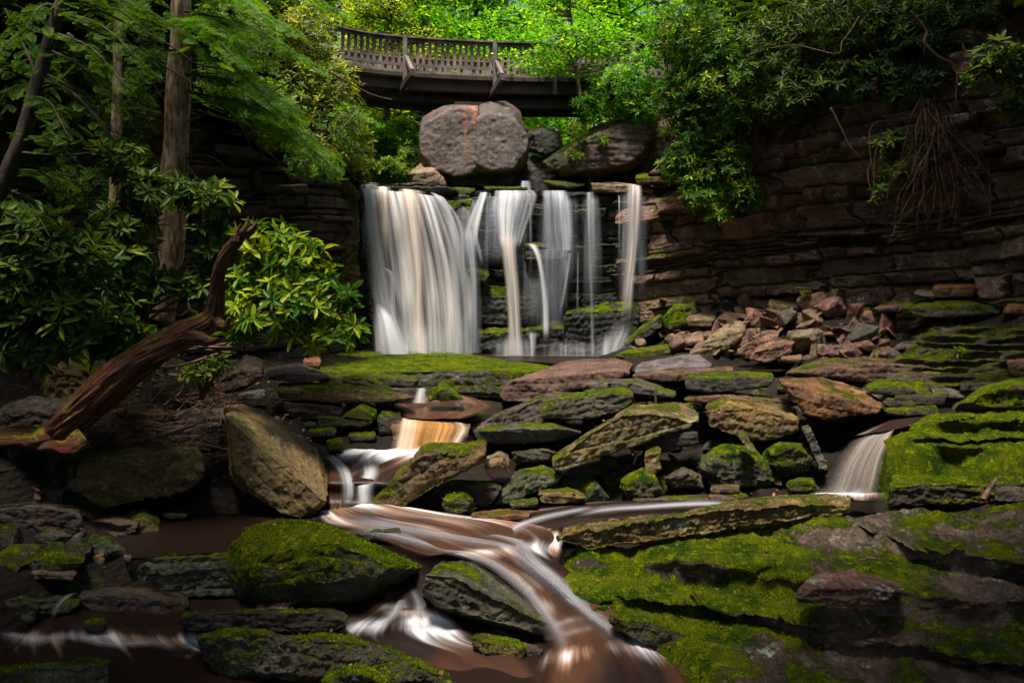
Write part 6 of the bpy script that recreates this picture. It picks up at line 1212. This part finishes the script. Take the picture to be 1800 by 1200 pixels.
# hanging root tangle
def tangle():
    rs = np.random.RandomState(77); o = empty("root_tangle", tuple(P(1650, 180, 13.8)), "tangle of bare brown roots and twigs hanging down the right cliff", "roots"); parts = []
    for k in range(150):
        px, py = rs.uniform(1615, 1672), rs.uniform(170, 215); d = 13.7 + rs.uniform(-.3, .3); l = [(px, py, d)]
        vx = rs.normal() * 5 + 2; n = rs.randint(5, 11)
        for j in range(n):
            vx += rs.normal() * 4; px += vx; py += rs.uniform(12, 30); d += rs.normal() * .06; px = min(max(px, 1560), 1740); l.append((px, py, d))
        parts.append(tube([P(*q) for q in l], np.linspace(.010, .003, len(l)) * rs.uniform(.6, 1.3), 4, 26, cap=False))
        if rs.rand() < .9:
            q = l[rs.randint(1, len(l))]; parts.append(tube([P(*q), P(q[0] + rs.normal() * 14, q[1] + rs.normal() * 8 + 6, q[2]), P(q[0] + rs.normal() * 26, q[1] + 20 + rs.normal() * 14, q[2])], [.006, .004, .002], 4, 8, cap=False))
    V, Fc = join(parts); child("roots", V, Fc, TWIG, o)
tangle()

# twigs and dead leaves on the left bank
def litter():
    rs = np.random.RandomState(9); parts = []
    for k in range(420):
        px, py = rs.uniform(210, 420), rs.uniform(690, 800)
        if rs.rand() < .3: px, py = rs.uniform(0, 220), rs.uniform(600, 760)
        d = 8.9 + (740 - py) * .006 + rs.uniform(-.2, .2); a = P(px, py, d); v = np.array([rs.normal(), rs.normal() * .5, rs.normal() * .45]); v = v / np.linalg.norm(v) * rs.uniform(.08, .3)
        parts.append(tube([a - v, a + rs.normal(size=3) * .03, a + v], [.005, .004, .002], 4, 7, cap=False))
    V, Fc = join(parts); o = mesh("twig_litter", V, Fc, TWIG); tag(o, "heap of thin brown twigs on the left bank under the dead trunk", "twigs", kind="stuff")
    n = 900; B = []
    for k in range(n):
        if k % 3: px, py, z = rs.uniform(200, 560), rs.uniform(620, 800), 0
        else: px, py, z = rs.uniform(1000, 1450), rs.uniform(650, 870), 0
        d = 4.0
        while d < 17 and (540 - py) / FP * d > float(ground_z((px - 900) / FP * d, d)) + .12: d += .15
        B.append(P(px, py, d))
    B = np.array(B) + rs.normal(size=(n, 3)) * [.05, .05, .02]; D = rs.normal(size=(n, 3)) * [1, 1, .3]; U = rs.normal(size=(n, 3)) * .5 + [0, 0, 1.2]
    V, Fc, t = leaves(B, D, U, rs.uniform(.05, .11, n), rs.uniform(.025, .05, n), rs.uniform(-.3, .3, n), rs.rand(n)); o = mesh("leaf_litter", V, Fc, DEADL, smooth=False, attr=dict(tone=t)); tag(o, "fallen brown leaves caught between the stones", "leaves", kind="stuff")
    for l, r, lab in [([(215, 782, 8.3), (270, 768, 8.2), (330, 750, 8.2), (357, 740, 8.2)], .035, "dead stick lying on the dark boulder under the trunk"), ([(290, 712, 8.7), (306, 700, 8.6), (317, 690, 8.6), (322, 676, 8.6)], .018, "curved twig with an orange tip on the left bank"),
                      ([(240, 550, 9.2), (300, 545, 9.2), (360, 543, 9.3), (450, 540, 9.6)], .03, "dark branch lying behind the bend of the dead trunk"), ([(395, 535, 9), (430, 532, 9), (470, 545, 9), (500, 556, 9)], .02, "brown stem running into the bright rhododendron"),
                      ([(1153, 708, 10.2), (1152, 690, 10.2), (1154, 682, 10.2)], .02, "short rusty stick standing on the long tan boulder"), ([(884, 800, 8.9), (893, 818, 8.85), (886, 812, 8.8), (898, 834, 8.8)], .015, "rusty stick by the diagonal grey green slab"),
                      ([(1727, 878, 7.9), (1738, 860, 7.95), (1752, 840, 8.0)], .035, "red brown wood stub leaning on the right ledge"), ([(1510, 984, 6.1), (1530, 981, 6.1), (1550, 984, 6.1), (1561, 990, 6.1)], .010, "curled pale twig on the foreground ledge"),
                      ([(480, 690, 10.1), (470, 705, 9.9), (478, 718, 9.8), (470, 730, 9.7)], .012, "red rootlet hanging beside the grey slab")]:
        V, Fc = tube([P(*q) for q in l], np.linspace(r, r * .45, len(l)), 8, 30, bump=.25, seed=r * 100); tag(mesh("stick", V, Fc, TWIG), lab, "stick")
litter()

# ---------------------------------------------------------------- forest behind and above
def forest_tree(name, label, x, y, h, r, zc, hc, n, ls, mat, seed, trunk_r=.14, group=None, bark=BARKD, flat=.12, lean=(0, 0), coarse=False, nb=34):
    """broad-leaved tree: limbs carry flat layers of leaves"""
    rs = np.random.RandomState(seed); z0 = float(plateau(np.array(float(x)), np.array(float(y)))) - .3 if y > 18.9 or abs(x) > 12.3 else float(ground_z(x, y)) - .2
    o = empty(name, (x, y, z0), label, "tree", group)
    top = np.array([x + lean[0], y + lean[1], zc + hc * .8])
    V, Fc = tube([[x, y, z0], [x + lean[0] * .3 + rs.normal() * .1, y + lean[1] * .3, z0 + (top[2] - z0) * .4], top], [trunk_r, trunk_r * .7, trunk_r * .2], 10, 30, bump=.12, seed=seed); child("trunk", V, Fc, bark, o)
    B, D, U, br = [], [], [], []
    per = n // nb
    for k in range(nb):
        t = rs.uniform(.0, 1); zz = zc - hc + 2 * hc * t; f = np.clip((zz - z0) / (top[2] - z0), 0, 1); st = np.array([x, y, z0]) * (1 - f) + top * f; st[2] = zz - .2
        a = rs.uniform(0, 2 * np.pi); L = r * rs.uniform(.45, 1.0) * (1 - .5 * t**2); e = st + np.array([math.cos(a) * L, math.sin(a) * L, rs.uniform(-.1, .25) * L])
        br.append(tube([st, (st + e) / 2 + [0, 0, .1 * L], e], [.045, .03, .008], 5, 10, cap=False))
        m = per; s = rs.uniform(.15, 1.08, m)[:, None]; w = .42 * L * (1.1 - s * .6)
        pp = st * (1 - s) + e * s + np.c_[rs.normal(size=m), rs.normal(size=m), np.zeros(m)] * w * .7; pp[:, 2] += rs.normal(size=m) * flat * L * .5
        # clump and leave gaps
        keep = perlin(pp * 1.5 / max(1, r * .45) + seed) > -.22; pp = pp[keep]; m = len(pp)
        B.append(pp); D.append(rs.normal(size=(m, 3)) * [1, 1, .35]); U.append(rs.normal(size=(m, 3)) * .4 + [0, -.25, 1])
    B, D, U = np.vstack(B), np.vstack(D), np.vstack(U); m = len(B); L = ls * rs.uniform(.6, 1.15, m)
    V, Fc, t = leaves(B, D, U, L, L * rs.uniform(.5, .75, m), rs.uniform(-.1, .3, m), np.clip(rs.normal(.5, .25, m), 0, 1), fine=False)
    child("crown", V, Fc, mat, o, smooth=False, attr=dict(tone=t)); V, Fc = join(br); child("limb", V, Fc, bark, o)
    return o
FT = forest_tree
FT("maple_tree", "slender maple with a leaning trunk in front of the right half of the bridge", 2.35, 19.6, 6, 2.6, 8.4, 1.5, 5200, .15, MAPLE, 60, .085, lean=(-.75, .4), flat=.06, bark=BARK)
FT("maple_tree", "bright maple spreading flat branches over the middle of the bridge", 0.3, 23.6, 7, 2.8, 8.9, 1.5, 7000, .16, MAPLE, 61, .09, flat=.06)
FT("maple_tree", "light green maple right behind the centre of the bridge", 3.9, 24.5, 8, 3.4, 9.6, 2.2, 9000, .17, MAPLE, 62, .10, flat=.07)
FT("hemlock_tree", "feathery sunlit tree behind the left end of the bridge", -4.4, 25.0, 8, 3.0, 9.6, 2.6, 8000, .16, GOLDL, 63, .20, flat=.07)
grp = "bright trees in the wood beyond the bridge"; lb = "sunlit green tree in the wood beyond the bridge"
far = [(-3.6, 28, MAPLE), (-2.9, 32.5, GOLDL), (1.0, 36, MAPLE), (-6.5, 30, GOLDL), (-2.5, 36, MAPLE), (-4.5, 47, MAPLE), (-9, 31, GOLDL), (-5, 34, MAPLE), (-1.5, 30, MAPLE), (2.5, 33, GOLDL), (6.5, 30, MAPLE), (10.5, 33, MAPLE), (-12, 38, MAPLE), (-6.5, 42, GOLDL), (0, 41, MAPLE), (6, 43, GOLDL), (12, 42, MAPLE), (17, 36, GOLDL), (-17, 46, MAPLE), (-9, 52, GOLDL), (-1, 54, MAPLE), (8, 55, GOLDL), (17, 52, MAPLE), (-22, 36, MAPLE), (24, 46, MAPLE)]
T0 = {}
FW = [('near' if y < 33 else 'second' if y < 37 else 'third' if y < 41.5 else 'fourth' if y < 45 else 'fifth' if y < 50 else 'farthest') + ' row, ' + ('far left beyond the sunlit shrubs' if x / y < -.25 else 'behind the left end of the bridge' if x / y < -.12 else 'behind the middle of the bridge' if x / y < .04 else 'behind the right half of the bridge' if x / y < .2 else 'hidden behind the right rhododendrons') for x, y, m in far]
for i, (x, y, m) in enumerate(far):
    key = m.name
    if key not in T0:
        T0[key] = FT("forest_tree", f"{'golden' if m is GOLDL else 'fresh green'} tree in the wood, {FW[i]}", 0, y, 14, 4.6, 10.5, 5.5, 15000, .24, m, 80 + len(T0), .22, grp, flat=.08, nb=60); src = T0[key]; src.location.x = x; continue
    src = T0[key]; c = src.copy(); COL.objects.link(c)
    for ch in list(src.children):
        d_ = ch.copy(); COL.objects.link(d_); d_.parent = c
    c['label'] = f"{'golden' if m is GOLDL else 'fresh green'} tree in the wood, {FW[i]}"
    c.location = (x, y, float(plateau(np.array(float(x)), np.array(float(y)))) - .5); c.rotation_euler[2] = rnd.uniform(0, 6.28); k = rnd.uniform(.9, 1.25); c.scale = (k, k, k)
# undergrowth beyond the lip
FS = ['leftmost of the near ones', 'left of the huge boulder', 'behind the huge boulder', 'far left in shade', 'right of the bridge pier', 'behind the large mossy boulder', 'under the right end of the bridge', 'deep in the middle', 'deep on the left', 'deep on the right', 'deepest at the far left']
for k, (x, y) in enumerate([(-5.5, 24), (-3.6, 26.5), (-1.6, 28), (-7.5, 27), (3.2, 26), (5.4, 25), (7.5, 27), (1, 30), (-4, 31), (9.5, 30), (-10, 31)]):
    rs = np.random.RandomState(200 + k); z = float(plateau(np.array(float(x)), np.array(float(y)))); d = y; px = 900 + x / d * FP; py = 540 - z / d * FP
    rhodo(f"leafy shrub beyond the lip of the falls, {FS[k]}", (px, py, d), [(px, py - 1.0 / d * FP, 1.7 / d * FP, 1.3 / d * FP, d, 1.3)], 420, .2, [MAPLE, GOLDL][k % 2], 200 + k, name="forest_shrub", cat="shrub", group="shrubs beyond the lip of the falls", fine=False)
# dark evergreens on both rims; those out of view added to shade the sides
def evergreen(x, y, z0, h, r, seed, label, n=240, group="dark hemlocks on the gorge rims", base=.18, tn=0.0, sc=1.0):
    rs = np.random.RandomState(seed); o = empty("hemlock_tree", (x, y, z0), label, "hemlock tree", group)
    V, Fc = tube([[x, y, z0 - .4], [x, y, z0 + h * .5], [x, y, z0 + h]], [.22, .15, .03], 10, 30, bump=.12, seed=seed); child("trunk", V, Fc, BARKD, o)
    O, D, U, Sc = [], [], [], []
    for k in range(n):
        f = base + (1 - base) * rs.rand()**1.15; a = rs.uniform(0, 6.28); L = r * (1 - f)**.6 * rs.uniform(.35, 1) + .2
        O.append([x + math.cos(a) * L * .55, y + math.sin(a) * L * .55, z0 + h * f - .15 * L]); D.append([math.cos(a + rs.normal() * .4), math.sin(a + rs.normal() * .4), -.22]); U.append([rs.normal() * .2, rs.normal() * .2, 1]); Sc.append((.55 * L + .5) * sc)
    V, Fc, t = place_sprays(np.array(O), np.array(D), np.array(U), np.array(Sc), rs, SPRC, tn); child("foliage", V, Fc, HEM, o, smooth=False, attr=dict(tone=t))
    return o
EV = evergreen(-8.5, 16.8, 4.2, 10, 3.4, 301, "dark hemlock on the left rim of the gorge", n=520, base=.02)
E2 = evergreen(10, 16.5, 5.0, 10, 3.2, 302, "dark hemlock on the right rim of the gorge", n=480, base=.02)
for i, (src, x, y, z, k) in enumerate([(EV, -8.6, 18.6, 3.8, .9), (EV, -11, 14, 4.5, 1), (EV, -9, 20.5, 4.5, 1.2), (EV, -13, 10, 4.6, 1.2), (EV, -12.5, 18, 5, 1.3), (EV, -13.5, 5, 4.5, 1.3), (EV, -13, -1, 4.5, 1.3), (EV, -10.5, 23, 4.0, 1.0),
                                       (E2, 12.5, 13.5, 5.5, 1.1), (E2, 7.6, 19.5, 4.6, 1.0), (E2, 12, 19, 5.5, 1.3), (E2, 13.8, 9, 5.6, 1.2), (E2, 14, 3, 5.6, 1.3), (E2, 14, -3, 5.6, 1.3), (E2, 9.5, 22, 5.0, 1.2)]):
    c = src.copy(); COL.objects.link(c)
    for ch in list(src.children):
        d_ = ch.copy(); COL.objects.link(d_); d_.parent = c
    c['label'] = f"dark hemlock on the {'left' if x < 0 else 'right'} rim, {['nearest the falls', 'second from the falls', 'set back in the wood', 'towards the camera', 'beyond the falls', 'beside the frame edge', 'level with the camera', 'farthest upstream'][i % 8]}"
    c.location = (x, y, z); c.rotation_euler[2] = i * 1.3; c.scale = (k, k, k)

# unseen leafy crowns added behind and beside the camera to shade the foreground
for i, (x, y, z, r, hc, n) in enumerate([(-6.5, -0.5, 10.5, 5.0, 2.2, 11000), (3.6, -0.6, 11.0, 5.0, 2.2, 11000), (9.5, 0.5, 11, 5.0, 2.4, 9000), (-13.4, 6.5, 11.5, 8.0, 3, 14000), (13.2, 7.0, 12, 8.4, 2.8, 14000), (-1.5, -8, 13, 6, 3, 5000), (-13.2, 13.5, 12.5, 6.6, 3, 9000), (13.2, 14.0, 13, 8.0, 3, 13000)]):
    FT("forest_tree", ["beech behind the camera on the left", "beech behind the camera on the right", "beech on the right bank downstream", "beech on the left rim", "beech on the right rim", "tall beech far downstream", "beech on the left rim near the falls", "beech on the right rim near the falls"][i] + " of the gorge, unseen, added for shade", x, y, 9, r, z, hc, n, .50, RH_DARK, 400 + i, .25, "unseen trees added to shade the gorge", nb=44)

# ---------------------------------------------------------------- finish
P0, OUT = fillers()
finish_rocks()
place_fillers(P0, OUT)
rs = np.random.RandomState(8); Bq, Nq = [], []
for v, n, r in TUFT:
    m = rs.rand(len(v)) < min(1, .42 * (r / .0125)**2); Bq.append(v[m]); Nq.append(n[m])
Bq, Nq = np.vstack(Bq), np.vstack(Nq)
k = rs.choice(len(Bq), 420, replace=False); q = Bq[k] + Nq[k] * .012; nl = len(q)
V, Fc, t = leaves(q, rs.normal(size=(nl, 3)) * [1, 1, .25], Nq[k] + rs.normal(size=(nl, 3)) * .35, rs.uniform(.02, .06, nl), rs.uniform(.012, .03, nl), rs.uniform(-.3, .3, nl), rs.rand(nl) ** .7)
tag(mesh("fallen_leaves", V, Fc, DEADL, smooth=False, attr=dict(tone=t)), "fallen brown and yellow leaves lying on the mossy rocks", "leaves", kind="stuff")
if len(Bq) > 110000: k = rs.choice(len(Bq), 110000, replace=False); Bq, Nq = Bq[k], Nq[k]
n = len(Bq); Bq = Bq + rs.normal(size=(n, 3)) * .005 - Nq * .002; Dq = Nq * .8 + np.array([0, 0, .4]) + rs.normal(size=(n, 3)) * .55; L = rs.uniform(.008, .024, n) * (1 + .5 * np.clip(perlin(Bq * 7), -1, 1))
tn = np.clip(.42 + .45 * perlin(Bq * 3.1) + .3 * perlin(Bq * 11) + rs.normal(size=n) * .16, 0, 1)
V, Fc, t = leaves(Bq, Dq, rs.normal(size=(n, 3)), L, L * .5, rs.uniform(0, .3, n), tn, fine=False)
tag(mesh("moss_tufts", V, Fc, MOSSL, smooth=False, attr=dict(tone=t)), "short bright moss growing on the near rocks and the foreground ledge", "moss", kind="stuff")
